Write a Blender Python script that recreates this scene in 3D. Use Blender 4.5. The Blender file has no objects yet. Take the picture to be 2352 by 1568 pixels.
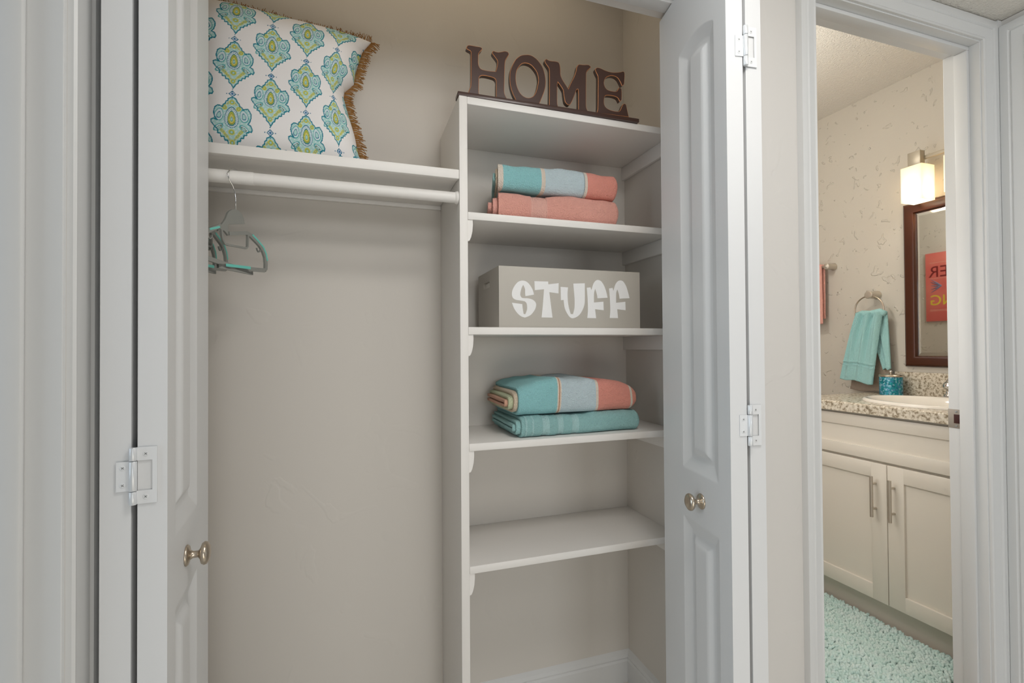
import bpy, bmesh, math, random
import numpy as np
from mathutils import Vector, Matrix
random.seed(7); rng = np.random.default_rng(7)
C = bpy.context.scene.collection
SC = bpy.context.scene

# ------------------------------------------------------------------ camera
F_PX = 1108.0; YAW, PITCH, ROLL = map(math.radians, (18.39, .67, -.38)); EYE = np.array([0, 0, 1.15])
def _axes():
    cy, sy = math.cos(YAW), math.sin(YAW)
    f = np.array([sy*math.cos(PITCH), cy*math.cos(PITCH), math.sin(PITCH)])
    r = np.array([cy, -sy, 0.]); u = np.cross(r, f); c, s = math.cos(ROLL), math.sin(ROLL)
    return c*r+s*u, -s*r+c*u, f
AR, AU, AF = _axes()
cam = bpy.data.cameras.new('camera'); camo = bpy.data.objects.new('camera', cam); C.objects.link(camo)
cam.sensor_width = 36; cam.lens = 36*F_PX/2352; cam.clip_start = .02
camo.matrix_world = Matrix([[AR[i], AU[i], -AF[i], EYE[i]] for i in range(3)] + [[0, 0, 0, 1]])
SC.camera = camo

# ------------------------------------------------------------------ light and exposure
SC.view_settings.view_transform = 'Standard'; SC.view_settings.look = 'None'
SC.view_settings.gamma = 1; SC.view_settings.use_curve_mapping = False
SC.view_settings.exposure = -0.20
W = bpy.data.worlds.new('world'); SC.world = W; W.use_nodes = True
W.node_tree.nodes['Background'].inputs[0].default_value = (.90, .96, 1, 1)
W.node_tree.nodes['Background'].inputs[1].default_value = .24
def area(name, loc, target, size, power, col, size_y=None):
    l = bpy.data.lights.new(name, 'AREA'); l.energy = power; l.color = col; l.size = size
    if size_y: l.shape = 'RECTANGLE'; l.size_y = size_y
    o = bpy.data.objects.new(name, l); C.objects.link(o); o.location = loc
    o.rotation_euler = (Vector(target)-Vector(loc)).to_track_quat('-Z', 'Y').to_euler(); return o
area('hall_ceiling_light', (1.35, -.35, 2.04), (.45, 1.2, .9), .45, 4, (1, .98, .95))
area('hall_ceiling_light', (.2, -.65, 2.05), (.5, 1.3, .6), .4, 2.5, (1, .97, .93))
area('hall_ceiling_light', (.45, .30, 2.07), (.45, .75, 0), .35, 8.5, (1, .97, .93))
area('room_window_light', (-2.4, .35, 1.4), (.7, .9, 1.1), 1.3, 26, (.70, .86, 1), 1.6)
area('rear_fill_light', (.55, -6.2, 1.45), (.4, 1.2, 1.25), 1.9, 78, (.93, .97, 1), 1.5)  # added frontal fill far behind the camera, evens out near and deep surfaces
area('hall_fill_light', (.25, -.45, .40), (.45, 1.4, 1.5), .6, 4.6, (1, .92, .80))
area('closet_fill_light', (.2, 1.25, 2.42), (.2, 1.27, 0), 1.0, .9, (1, .82, .58), .25)  # warm fill added to lift the upper closet; no fixture known there
area('bath_side_fill_light', (1.12, 1.55, 1.15), (2.2, 1.5, .8), .7, 6, (1, .98, .95), .9)  # added fill for the vanity fronts; this side has no known window
def point(name, loc, power, col, r):
    l = bpy.data.lights.new(name, 'POINT'); l.energy = power; l.color = col; l.shadow_soft_size = r
    o = bpy.data.objects.new(name, l); C.objects.link(o); o.location = loc; return o
point('bath_upper_fill_light', (1.45, 1.75, 2.15), 15, (1, .97, .90), .09)  # unseen fill added to brighten bathroom ceiling and walls, no known lamp

# ------------------------------------------------------------------ helpers
def ray(u, v): return AF+(u-1176)/F_PX*AR-(v-784)/F_PX*AU
def at(u, v, p0, n):
    d = ray(u, v); p0 = np.array(p0, float); n = np.array(n, float)
    return EYE+((p0-EYE)@n)/(d@n)*d
def atY(u, v, y): return at(u, v, (0, y, 0), (0, 1, 0))

def lin(c):
    return tuple(((x/255)/12.92 if x/255 <= .04045 else ((x/255+.055)/1.055)**2.4) for x in c)+(1,)
def mat(name, col, rough=.5, metal=0, bump=None, var=None, spec=.5):
    m = bpy.data.materials.new(name); m.use_nodes = True; nt = m.node_tree; b = nt.nodes['Principled BSDF']
    b.inputs['Base Color'].default_value = lin(col); b.inputs['Roughness'].default_value = rough
    b.inputs['Metallic'].default_value = metal; b.inputs['Specular IOR Level'].default_value = spec
    tc = nt.nodes.new('ShaderNodeTexCoord')
    if var:                                     # slow colour variation
        n = nt.nodes.new('ShaderNodeTexNoise'); n.inputs['Scale'].default_value = var[0]; n.inputs['Detail'].default_value = 4
        r = nt.nodes.new('ShaderNodeMix'); r.data_type = 'RGBA'
        r.inputs[6].default_value = lin(col); r.inputs[7].default_value = lin(var[1])
        mr = nt.nodes.new('ShaderNodeMapRange'); mr.inputs[1].default_value = .4; mr.inputs[2].default_value = .65
        nt.links.new(tc.outputs['Object'], n.inputs['Vector']); nt.links.new(n.outputs['Fac'], mr.inputs[0])
        nt.links.new(mr.outputs[0], r.inputs[0]); nt.links.new(r.outputs[2], b.inputs['Base Color'])
    if bump:                                    # (scale, strength, distance)
        n = nt.nodes.new('ShaderNodeTexNoise'); n.inputs['Scale'].default_value = bump[0]; n.inputs['Detail'].default_value = 3
        bp = nt.nodes.new('ShaderNodeBump'); bp.inputs['Strength'].default_value = bump[1]; bp.inputs['Distance'].default_value = bump[2]
        nt.links.new(tc.outputs['Object'], n.inputs['Vector']); nt.links.new(n.outputs['Fac'], bp.inputs['Height'])
        nt.links.new(bp.outputs[0], b.inputs['Normal'])
    return m
def node_bsdf(m): return m.node_tree.nodes['Principled BSDF']
def wall_mat(name, col, strength, scale=11, lo=.60, hi=.66):
    """hand-trowelled wall: sparse ridges + fine roller stipple"""
    m = mat(name, col, .75, spec=.3); nt = m.node_tree; b = node_bsdf(m); tc = nt.nodes.new('ShaderNodeTexCoord')
    n = nt.nodes.new('ShaderNodeTexNoise'); n.inputs['Scale'].default_value = scale; n.inputs['Detail'].default_value = 2.5
    n.inputs['Distortion'].default_value = .9
    mr = nt.nodes.new('ShaderNodeMapRange'); mr.inputs[1].default_value = lo; mr.inputs[2].default_value = hi; mr.interpolation_type = 'SMOOTHSTEP'
    n2 = nt.nodes.new('ShaderNodeTexNoise'); n2.inputs['Scale'].default_value = 90
    mx = nt.nodes.new('ShaderNodeMath'); mx.operation = 'MULTIPLY_ADD'; mx.inputs[1].default_value = .12
    bp = nt.nodes.new('ShaderNodeBump'); bp.inputs['Strength'].default_value = strength; bp.inputs['Distance'].default_value = .004
    nt.links.new(tc.outputs['Object'], n.inputs['Vector']); nt.links.new(tc.outputs['Object'], n2.inputs['Vector'])
    nt.links.new(n.outputs['Fac'], mr.inputs[0]); nt.links.new(n2.outputs['Fac'], mx.inputs[0]); nt.links.new(mr.outputs[0], mx.inputs[2])
    nt.links.new(mx.outputs[0], bp.inputs['Height']); nt.links.new(bp.outputs[0], b.inputs['Normal'])
    return m

M = {}
M['wall'] = wall_mat('closet_wall_paint', (215, 210, 203), .16, 7)
M['hallwall'] = wall_mat('hall_wall_paint', (216, 213, 209), .16, 9)
M['bathwall'] = wall_mat('bath_wall_paint', (203, 197, 186), .8, 24, .63, .70)
M['trim'] = mat('white_trim_paint', (217, 218, 218), .38, bump=(60, .03, .002))
M['door'] = mat('white_door_paint', (220, 221, 222), .42, bump=(120, .03, .001))
M['shelf'] = mat('white_shelf_paint', (234, 231, 227), .45, bump=(70, .05, .002))
M['ceil'] = mat('popcorn_ceiling', (232, 228, 220), .9, bump=(160, .9, .006))
M['bwhite'] = mat('cabinet_white', (226, 219, 207), .4)
M['nickel'] = mat('brushed_nickel', (196, 184, 168), .28, 1)
M['satin'] = mat('satin_steel', (200, 192, 180), .38, .75)
M['chrome'] = mat('chrome', (225, 225, 225), .08, 1)
M['hinge'] = mat('white_hinge_enamel', (226, 228, 230), .3)
M['pin'] = mat('zinc_pin', (222, 225, 228), .3, .25)
M['screw'] = mat('dull_screw', (150, 152, 152), .4, .7)
M['dark'] = mat('painted_hole_shade', (60, 22, 16), .7)
M['brown'] = mat('espresso_wood', (74, 54, 48), .30, bump=(40, .03, .002))
M['copper'] = mat('worn_copper_edge', (196, 128, 78), .5, .2)
M['boxgrey'] = mat('greige_box_paint', (186, 181, 172), .55, bump=(80, .05, .002))
M['letter'] = mat('white_vinyl', (238, 238, 238), .5)
M['grey'] = mat('grey_hanger_plastic', (140, 141, 136), .5)
M['tealgrip'] = mat('teal_rubber', (112, 200, 188), .6)
M['frame'] = mat('dark_walnut_frame', (68, 32, 14), .25, bump=(30, .05, .002))
M['ceramic'] = mat('white_porcelain', (236, 230, 220), .08)
M['jute'] = mat('brown_jute_yarn', (158, 112, 58), .9, bump=(400, .5, .002))
M['ivory'] = mat('ivory_shade_cap', (178, 168, 150), .4, .3)

def terry(name, col, b=(360, 1.0, .007), var=None):
    m = mat(name, col, .95, bump=b, var=var, spec=.1); node_bsdf(m).inputs['Sheen Weight'].default_value = .15
    return m
M['coral'] = terry('coral_terry', (250, 186, 172)); M['tealt'] = terry('teal_terry', (168, 216, 216))
M['aquat'] = terry('aqua_terry', (180, 232, 232)); M['taupe'] = terry('taupe_terry', (190, 172, 154))
M['cream'] = terry('cream_cloth', (236, 216, 192)); M['green'] = terry('pale_green_cloth', (214, 222, 186))
M['peach'] = terry('peach_cloth', (238, 186, 160))
def stripes(name, stops):
    """printed stripes across object X: stops = [(x_start, colour)...]"""
    m = terry(name, (200, 200, 200)); nt = m.node_tree; b = node_bsdf(m); tc = nt.nodes.new('ShaderNodeTexCoord')
    sp = nt.nodes.new('ShaderNodeSeparateXYZ'); cr = nt.nodes.new('ShaderNodeValToRGB'); cr.color_ramp.interpolation = 'CONSTANT'
    nt.links.new(tc.outputs['Object'], sp.inputs[0]); nt.links.new(sp.outputs[0], cr.inputs[0]); nt.links.new(cr.outputs[0], b.inputs['Base Color'])
    e = cr.color_ramp.elements; e[0].position = 0; e[0].color = lin(stops[0][1])
    e.remove(e[1])
    for x, c in stops[1:]:
        k = e.new(x); k.color = lin(c)
    return m

def kids(o):
    return [c for c in C.objects if c.parent == o]
def tag(o, label=None, cat=None, group=None, kind=None):
    if label: o['label'] = label
    if cat: o['category'] = cat
    if group: o['group'] = group
    if kind: o['kind'] = kind
    return o
def empty(name, loc, rz=0, parent=None, **k):
    o = bpy.data.objects.new(name, None); C.objects.link(o); o.location = loc; o.rotation_euler = (0, 0, rz); o.empty_display_size = .05
    return tag(o, **k)
def attach(o, parent):
    if parent is None: return o
    W_ = Matrix.Identity(4); p = parent; chain = []
    while p is not None: chain.append(p); p = p.parent
    for q in reversed(chain):
        W_ = W_ @ (q.matrix_parent_inverse if q.parent else Matrix.Identity(4)) @ (Matrix.LocRotScale(q.location, q.rotation_euler, q.scale))
    o.parent = parent; o.matrix_parent_inverse = W_.inverted(); return o
def copy_tree(o, parent=None):
    c = o.copy(); C.objects.link(c)
    if parent: c.parent = parent; c.matrix_parent_inverse = o.matrix_parent_inverse.copy()
    for ch in kids(o): copy_tree(ch, c)
    return c
def mesh(name, verts, faces, mats, parent=None, smooth=False, midx=None, auto=None):
    me = bpy.data.meshes.new(name); me.from_pydata([tuple(map(float, v)) for v in verts], [], [tuple(map(int, f)) for f in faces]); me.update()
    for m in (mats if isinstance(mats, (list, tuple)) else [mats]): me.materials.append(m)
    if midx is not None: me.polygons.foreach_set('material_index', midx)
    if smooth or auto: me.polygons.foreach_set('use_smooth', [True]*len(me.polygons))
    if auto: me.set_sharp_from_angle(angle=math.radians(auto))
    o = bpy.data.objects.new(name, me); C.objects.link(o); return attach(o, parent)
class MB:
    """collects solids; build() links them as ONE mesh object"""
    def __init__(s): s.v = []; s.f = []; s.m = []
    def add(s, v, f, mi=0):
        k = len(s.v); s.v += [tuple(p) for p in v]; s.f += [tuple(i+k for i in q) for q in f]; s.m += [mi]*len(f); return s
    def box(s, x0, x1, y0, y1, z0, z1, b=0, mi=0):
        bm = bmesh.new(); bmesh.ops.create_cube(bm, size=1)
        for v in bm.verts: v.co = ((x0+x1)/2+v.co.x*(x1-x0), (y0+y1)/2+v.co.y*(y1-y0), (z0+z1)/2+v.co.z*(z1-z0))
        if b: bmesh.ops.bevel(bm, geom=bm.edges[:], offset=b, segments=2, profile=.5, affect='EDGES')
        bm.verts.ensure_lookup_table(); s.add([v.co.copy() for v in bm.verts], [[v.index for v in f.verts] for f in bm.faces], mi); bm.free(); return s
    def prism(s, poly, fn0, fn1, mi=0):
        """poly 2D; fn0/fn1 map a 2D point to the two 3D ends (convex caps as ngons)"""
        n = len(poly); a = [fn0(p) for p in poly]; b = [fn1(p) for p in poly]
        return s.add(a+b, [tuple(range(n))[::-1], tuple(range(n, 2*n))]+[(i, (i+1) % n, n+(i+1) % n, n+i) for i in range(n)], mi)
    def tube(s, pts, r, n=8, closed=False, mi=0, flat=None):
        pts = [Vector(p) for p in pts]; N = len(pts); V = []; Fc = []; prev = None
        for i, p in enumerate(pts):
            t = (pts[(i+1) % N]-pts[i-1]) if closed or 0 < i < N-1 else (pts[1]-pts[0] if i == 0 else pts[-1]-pts[-2])
            t.normalize()
            if prev is None: prev = t.orthogonal().normalized()
            prev = (prev-t*prev.dot(t)).normalized(); bn = t.cross(prev)
            rr = r[i] if isinstance(r, (list, tuple)) else r
            for k in range(n):
                a = 2*math.pi*k/n; V.append(p+prev*math.cos(a)*rr+bn*math.sin(a)*rr)
        for i in range(N if closed else N-1):
            for k in range(n): Fc.append((i*n+k, i*n+(k+1) % n, ((i+1) % N)*n+(k+1) % n, ((i+1) % N)*n+k))
        if not closed: Fc += [tuple(range(n))[::-1], tuple((N-1)*n+k for k in range(n))]
        return s.add(V, Fc, mi)
    def lathe(s, prof, o=(0, 0, 0), ax=(0, 0, 1), n=28, mi=0):
        """prof [(radius, height)] round axis ax through o"""
        q = Vector(ax).to_track_quat('Z', 'Y'); o = Vector(o); V = []; Fc = []; m = len(prof)
        for r, h in prof:
            for k in range(n):
                a = 2*math.pi*k/n; V.append(o+q @ Vector((r*math.cos(a), r*math.sin(a), h)))
        for i in range(m-1):
            for k in range(n): Fc.append((i*n+k, i*n+(k+1) % n, (i+1)*n+(k+1) % n, (i+1)*n+k))
        if prof[0][0] > 1e-6: Fc.append(tuple(range(n))[::-1])
        if prof[-1][0] > 1e-6: Fc.append(tuple((m-1)*n+k for k in range(n)))
        return s.add(V, Fc, mi)
    def xf(s, Mx): s.v = [tuple(Mx @ Vector(p)) for p in s.v]; return s
    def build(s, name, m, parent=None, smooth=False, auto=None, **k):
        o = mesh(name, s.v, s.f, m, parent, smooth, s.m, auto); return tag(o, **k)
def bx(name, x0, x1, y0, y1, z0, z1, m, parent=None, b=0, **k):
    return MB().box(x0, x1, y0, y1, z0, z1, b).build(name, m, parent, auto=40 if b else None, **k)
def catmull(loop, step=5):
    """closed loop of (x, y[, 'c' = corner])"""
    n = len(loop); out = []
    for i in range(n):
        p0, p1, p2, p3 = loop[i-1], loop[i], loop[(i+1) % n], loop[(i+2) % n]
        a = np.array(p1[:2], float); b = np.array(p2[:2], float)
        ta = (b-np.array(p0[:2], float))*.5 if len(p1) < 3 else (b-a)*.5
        tb = (np.array(p3[:2], float)-a)*.5 if len(p2) < 3 else (b-a)*.5
        L = np.linalg.norm(b-a)
        for v in (ta, tb):
            q = np.linalg.norm(v)
            if q > L: v *= L/q
        for k in range(step):
            t = k/step; t2 = t*t; t3 = t2*t
            out.append((2*t3-3*t2+1)*a+(t3-2*t2+t)*ta+(-2*t3+3*t2)*b+(t3-t2)*tb)
    return out
def flat_shape(name, loops, origin, ex, ey, depth, bevel, mats, parent=None, **k):
    """loops in metres along ex/ey from origin; front at the plane, body behind it (depth along -(ex x ey)); rim faces get mats[1]"""
    cu = bpy.data.curves.new('tmp', 'CURVE'); cu.dimensions = '2D'; cu.fill_mode = 'BOTH'; cu.extrude = depth/2-bevel; cu.bevel_depth = bevel; cu.bevel_resolution = 1; cu.offset = -bevel
    for lp in loops:
        sp = cu.splines.new('POLY'); sp.points.add(len(lp)-1); sp.use_cyclic_u = True
        for i, p in enumerate(lp): sp.points[i].co = (p[0], p[1], 0, 1)
    t = bpy.data.objects.new('tmp', cu); C.objects.link(t); bpy.context.view_layer.update()
    me = bpy.data.meshes.new_from_object(t.evaluated_get(bpy.context.evaluated_depsgraph_get())); bpy.data.objects.remove(t); bpy.data.curves.remove(cu)
    ex = Vector(ex).normalized(); ey = Vector(ey).normalized(); ez = ex.cross(ey)
    me.transform(Matrix(((ex.x, ey.x, ez.x, origin[0]), (ex.y, ey.y, ez.y, origin[1]), (ex.z, ey.z, ez.z, origin[2]), (0, 0, 0, 1))) @ Matrix.Translation((0, 0, -depth/2)))
    me.materials.clear()
    for m in mats: me.materials.append(m)
    me.update(); me.name = name
    for p in me.polygons:
        d = abs(p.normal.dot(ez)); p.material_index = 1 if (len(mats) > 1 and .12 < d < .93) else 0
        p.use_smooth = False
    o = bpy.data.objects.new(name, me); C.objects.link(o); attach(o, parent); return tag(o, **k)
def sweep_u(prof, x0, x1, z0, z1, mapf):
    """mitred U casing round an opening; prof [(outward, thickness)]; mapf(a, z, t) -> world"""
    path = [((x0, z0), (-1, 0)), ((x0, z1), (-1, 1)), ((x1, z1), (1, 1)), ((x1, z0), (1, 0))]; n = len(prof); mb = MB(); V = []
    for (p, d) in path: V += [mapf(p[0]+d[0]*w, p[1]+d[1]*w, t) for w, t in prof]
    Fc = [(i*n+k, i*n+(k+1) % n, (i+1)*n+(k+1) % n, (i+1)*n+k) for i in range(3) for k in range(n)]+[tuple(range(n)), tuple(range(3*n, 4*n))[::-1]]
    return mb.add(V, Fc)
CASING = [(0, 0), (0, .007), (.003, .010), (.007, .008), (.018, .010), (.030, .0135), (.034, .011), (.038, .0155), (.050, .017), (.056, .0155), (.057, .012), (.057, 0)]

# ------------------------------------------------------------------ room shell
YS, YB, ZCC = 1.2, 1.475, 2.44         # shelf fronts, closet back wall, upper ceilings
XR = .91                               # closet right wall
def st(name, *a, **k): return bx(name, *a, kind='structure', **k)
wood = mat('oak_floor', (150, 104, 62), .35, bump=(20, .1, .002)); nt = wood.node_tree
tc = nt.nodes.new('ShaderNodeTexCoord'); bt = nt.nodes.new('ShaderNodeTexBrick'); nt.links.new(tc.outputs['Object'], bt.inputs['Vector'])
bt.inputs['Color1'].default_value = lin((160, 112, 66)); bt.inputs['Color2'].default_value = lin((134, 90, 52)); bt.inputs['Mortar'].default_value = lin((70, 44, 26))
bt.inputs['Scale'].default_value = 1; bt.inputs['Mortar Size'].default_value = .002; bt.inputs['Brick Width'].default_value = .9; bt.inputs['Row Height'].default_value = .09
nt.links.new(bt.outputs[0], node_bsdf(wood).inputs['Base Color'])
st('floor', 1.03, 2.7, .93, 2.9, -.08, 0, wood)
st('floor', -2.6, 1.03, -2.6, 2.9, -.08, 0, mat('beige_carpet', (226, 222, 214), .95, bump=(300, .8, .004)))
st('floor', 1.03, 2.7, -2.6, .93, -.08, 0, bpy.data.materials['beige_carpet'])
st('wall_back', -.78, 1.03, YB, YB+.1, 0, ZCC, M['wall'])
st('wall_left', -.78, -.66, .89, YB, 0, ZCC, M['wall'])
mb = MB().box(XR, 1.03, .99, 2.85, 0, ZCC); mb.build('wall_right', M['wall'], kind='structure')
mb = MB(); mb.box(.85, 1.075, .89, .99, 0, 2.44); mb.box(-.66, -.347, .89, .99, 0, 2.44); mb.box(-.347, .85, .89, 1.056, 2.0, 2.44)
mb.box(1.075, 1.75, .89, .98, 2.045, 2.44); mb.box(1.75, 2.65, .89, .98, 0, 2.44); mb.build('wall_front', M['hallwall'], kind='structure')
st('ceiling', -.5, 1.9, -1.3, .89, 2.092, 2.15, M['ceil'])
st('ceiling', -.78, 1.03, .89, YB+.1, ZCC, ZCC+.08, M['wall'])
st('ceiling', 1.03, 2.65, .89, 2.85, ZCC, ZCC+.08, M['ceil'])
st('wall_bath_right', 2.55, 2.65, .98, 2.85, 0, ZCC, M['bathwall'])
st('wall_bath_back', 1.03, 2.55, 2.75, 2.85, 0, ZCC, M['bathwall'])
st('wall_bath_left', 1.03, 1.045, .99, 2.75, 0, ZCC, M['bathwall'])
# hall side walls: left one has a doorway (y .0 to .795), right one a closed door
mb = MB(); mb.box(-.46, -.36, .795, .89, 0, 2.09); mb.box(-.46, -.36, -.02, .795, 2.035, 2.09); mb.box(-.46, -.19, -1.3, -.06, 0, 2.09); mb.box(-.46, -.36, -.08, -.02, 0, 2.09); mb.build('wall_hall_left', M['hallwall'], kind='structure')  # unseen near section juts into the hall, added to keep light off the jamb
mb = MB(); mb.box(1.80, 1.9, .835, .89, 0, 2.09); mb.box(1.80, 1.9, .0, .835, 2.04, 2.09); mb.box(1.80, 1.9, -1.3, .0, 0, 2.09); mb.build('wall_hall_right', M['hallwall'], kind='structure')

# baseboards with a stepped profile
BB = [(0, 0), (.014, 0), (.014, .070), (.010, .076), (.012, .082), (.009, .092), (.004, .098), (0, .103)]
MB().prism(BB, lambda p: (.283, YB-p[0], p[1]), lambda p: (XR-p[0]*0, YB-p[0], p[1])).build('baseboard_back', M['trim'], kind='structure')
MB().prism(BB, lambda p: (XR-p[0], .99, p[1]), lambda p: (XR-p[0], YB-p[0], p[1])).build('baseboard_right', M['trim'], kind='structure')
MB().prism(BB, lambda p: (-.66, YB-p[0], p[1]), lambda p: (.261, YB-p[0], p[1])).build('baseboard_left', M['trim'], kind='structure')
MB().prism(BB, lambda p: (.85, .89-p[0], p[1]), lambda p: (1.03, .89-p[0], p[1])).build('baseboard_front', M['trim'], kind='structure')

# bifold track under the closet header
bx('trim_1', -.345, .848, .985, 1.022, 1.988, 2.0, M['trim'], b=.002, kind='structure')

# bathroom door frame
XL, XJ, ZH, YF = 1.092, 1.733, 2.028, .89
fr = empty('trim_2', (1.4, .94, 0), kind='structure')
sweep_u(CASING, XL-.003, XJ+.003, 0, ZH+.003, lambda a, z, t: (a, YF-t, z)).build('door_casing', M['trim'], fr, auto=30)
mb = MB(); mb.box(XL-.018, XL, YF, .982, 0, ZH, .001); mb.box(XJ, XJ+.018, YF, .982, 0, ZH, .001); mb.box(XL-.018, XJ+.018, YF, .982, ZH, ZH+.018, .001); mb.build('door_jamb', M['trim'], fr)
mb = MB(); mb.box(XL, XL+.011, .915, .949, 0, ZH-.011, .002); mb.box(XJ-.011, XJ, .915, .949, 0, ZH-.011, .002); mb.box(XL, XJ, .915, .949, ZH-.011, ZH, .002); mb.build('door_stop', M['trim'], fr, auto=40)
sp = bx('strike_plate', XJ-.0012, XJ+.002, .9505, .9830, .896, .953, mat('dull_strike_metal', (160, 152, 142), .55, .35), fr, b=.0004, label='satin nickel strike plate')
bx('latch_hole_patch', XJ-.0018, XJ-.0012, .952, .968, .911, .938, M['dark'], sp, b=.0001)  # dark patch on the plate; the hole's shade is put into its colour
mb = MB()
for z in (.903, .946): mb.lathe([(.003, 0), (.003, .0008), (0, .001)], (XJ-.0015, .962, z), (-1, 0, 0), 12)
mb.build('screw', M['screw'], sp)

# doorway of the room on the left: jamb, stop and casing
fl = empty('trim_3', (-.40, .795, 0), kind='structure')
sweep_u(CASING, -.02+.0, .795, 0, ZH, lambda a, z, t: (-.36+t, a, z)).build('door_casing', M['trim'], fl, auto=30)
mb = MB(); mb.box(-.475, -.36, .787, .795, 0, ZH, .001); mb.box(-.475, -.36, -.02, -.012, 0, ZH, .001); mb.box(-.475, -.36, -.02, .795, ZH-.008, ZH, .001); mb.build('door_jamb', M['trim'], fl)
mb = MB(); mb.box(-.436, -.398, .776, .787, 0, ZH-.019, .004); mb.box(-.436, -.398, -.012, -.001, 0, ZH-.019, .004); mb.box(-.436, -.398, -.012, .787, ZH-.019, ZH-.008, .004); mb.build('door_stop', M['trim'], fl, auto=40)
bx('strike_plate', -.475, -.4375, .7845, .7872, .885, .945, M['satin'], fl, b=.0005, label='grey strike plate at the edge of the doorway')
st('wall_room', -.475, -.46, .795, .89, 0, 2.2, M['hallwall'])

# door in the hall's right wall
fr3 = empty('door_3', (1.82, .42, 0), kind='structure')
sweep_u(CASING, .045, .815, 0, 2.012, lambda a, z, t: (1.80-t, a, z)).build('door_casing', M['trim'], fr3, auto=30)
mb = MB(); mb.box(1.7995, 1.9, .815, .8345, 0, 2.03); mb.box(1.7995, 1.9, .0005, .045, 0, 2.03); mb.box(1.7995, 1.9, .0005, .8345, 2.012, 2.0395); mb.build('door_jamb', M['trim'], fr3)
bx('door_slab', 1.805, 1.84, .047, .813, .01, 2.009, M['door'], fr3, b=.001)
bx('trim_4', 1.783, 1.80, .872, .89, 0, 2.09, M['trim'], kind='structure')

# ------------------------------------------------------------------ bifold doors
def leaf_mesh():
    """local: x = out of the face (0 = face, negative = out of the groove), y = 0 at the fold .. L, z up"""
    L, T = .295, .035
    ys = sorted(set([0, .02, .04]+list(np.round(np.arange(.042, .1971, .0022), 4))+[.22, .25, L]))
    def arch(s): return 1.845-3.4*(s-.13)**2
    zs = [.012, .10, .145]+list(np.arange(.148, .22, .003))+[.23, .45, .68]+list(np.arange(.69, .762, .003))+[.79, .84]+list(np.arange(.866, .94, .003))+[.96, 1.3, 1.7, 1.735]+list(np.arange(1.74, 1.852, .0028))+[1.87, 1.93, 1.985]
    zs = sorted(set(np.round(zs, 4)))
    s0, s1 = .045, .193
    def hgt(s, z):
        h = 0
        for zl, zt in ((.15, .757), (.87, arch(s))):
            sl = 1 if zt < 1 else 1/math.sqrt(1+(6.8*(s-.13))**2)
            d = min(s-s0, s1-s, z-zl, (zt-z)*sl)
            if d > 0:
                h = float(np.interp(d, [0, .003, .006, .026, .034, .037, .046, .052], [0, .0015, .0022, .0085, .0085, .0078, .0022, .0008]))
        return h
    V = []; n = len(zs)
    for s in ys:
        for z in zs: V.append((hgt(s, z), s, z))
    Fc = [(i*n+j, (i+1)*n+j, (i+1)*n+j+1, i*n+j+1) for i in range(len(ys)-1) for j in range(n-1)]
    k = len(V); Z0, Z1 = zs[0], zs[-1]
    V += [(T, 0, Z0), (T, L, Z0), (T, L, Z1), (T, 0, Z1)]
    m = len(ys)
    Fc.append((k, k+3, k+2, k+1))
    Fc.append(tuple([j for j in range(n)]+[k+3, k]))                              # fold edge
    Fc.append(tuple([(m-1)*n+j for j in range(n-1, -1, -1)]+[k+1, k+2]))
    Fc.append(tuple([i*n for i in range(m-1, -1, -1)]+[k, k+1]))
    Fc.append(tuple([i*n+n-1 for i in range(m)]+[k+2, k+3]))
    me = bpy.data.meshes.new('panel_leaf'); me.from_pydata(V, [], Fc); me.materials.append(M['door']); me.update()
    me.polygons.foreach_set('use_smooth', [True]*len(me.polygons)); me.set_sharp_from_angle(angle=math.radians(28)); return me
LEAF = leaf_mesh()
def mirrored(me):
    m2 = me.copy(); m2.transform(Matrix.Diagonal((-1, 1, 1, 1))); m2.flip_normals(); return m2
LEAF2 = mirrored(LEAF)
KNOB = [(.0165, 0), (.0170, .0015), (.0150, .004), (.008, .006), (.0055, .010), (.0055, .017), (.009, .020), (.0165, .0225), (.0185, .026), (.0175, .030), (.012, .0335), (.005, .0348), (0, .035)]
def rotz(v, a): return (v[0]*math.cos(a)-v[1]*math.sin(a), v[0]*math.sin(a)+v[1]*math.cos(a))
def leaf(root, me, fold, ang, name='panel_leaf', knob=0):
    """fold = world xy of the leaf's visible-face fold corner; ang = rotation about z (0 = pointing along +Y)"""
    o = bpy.data.objects.new(name, me); C.objects.link(o); o.location = (fold[0], fold[1], 0); o.rotation_euler = (0, 0, ang); attach(o, root)
    if knob:
        p = rotz((0, .112), ang); a = rotz((knob, 0), ang)
        MB().lathe(KNOB, (fold[0]+p[0], fold[1]+p[1], .812), (a[0], a[1], 0), 32).build('knob', M['nickel'], o, smooth=True, label='small round brushed nickel knob')
    return o
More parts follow.
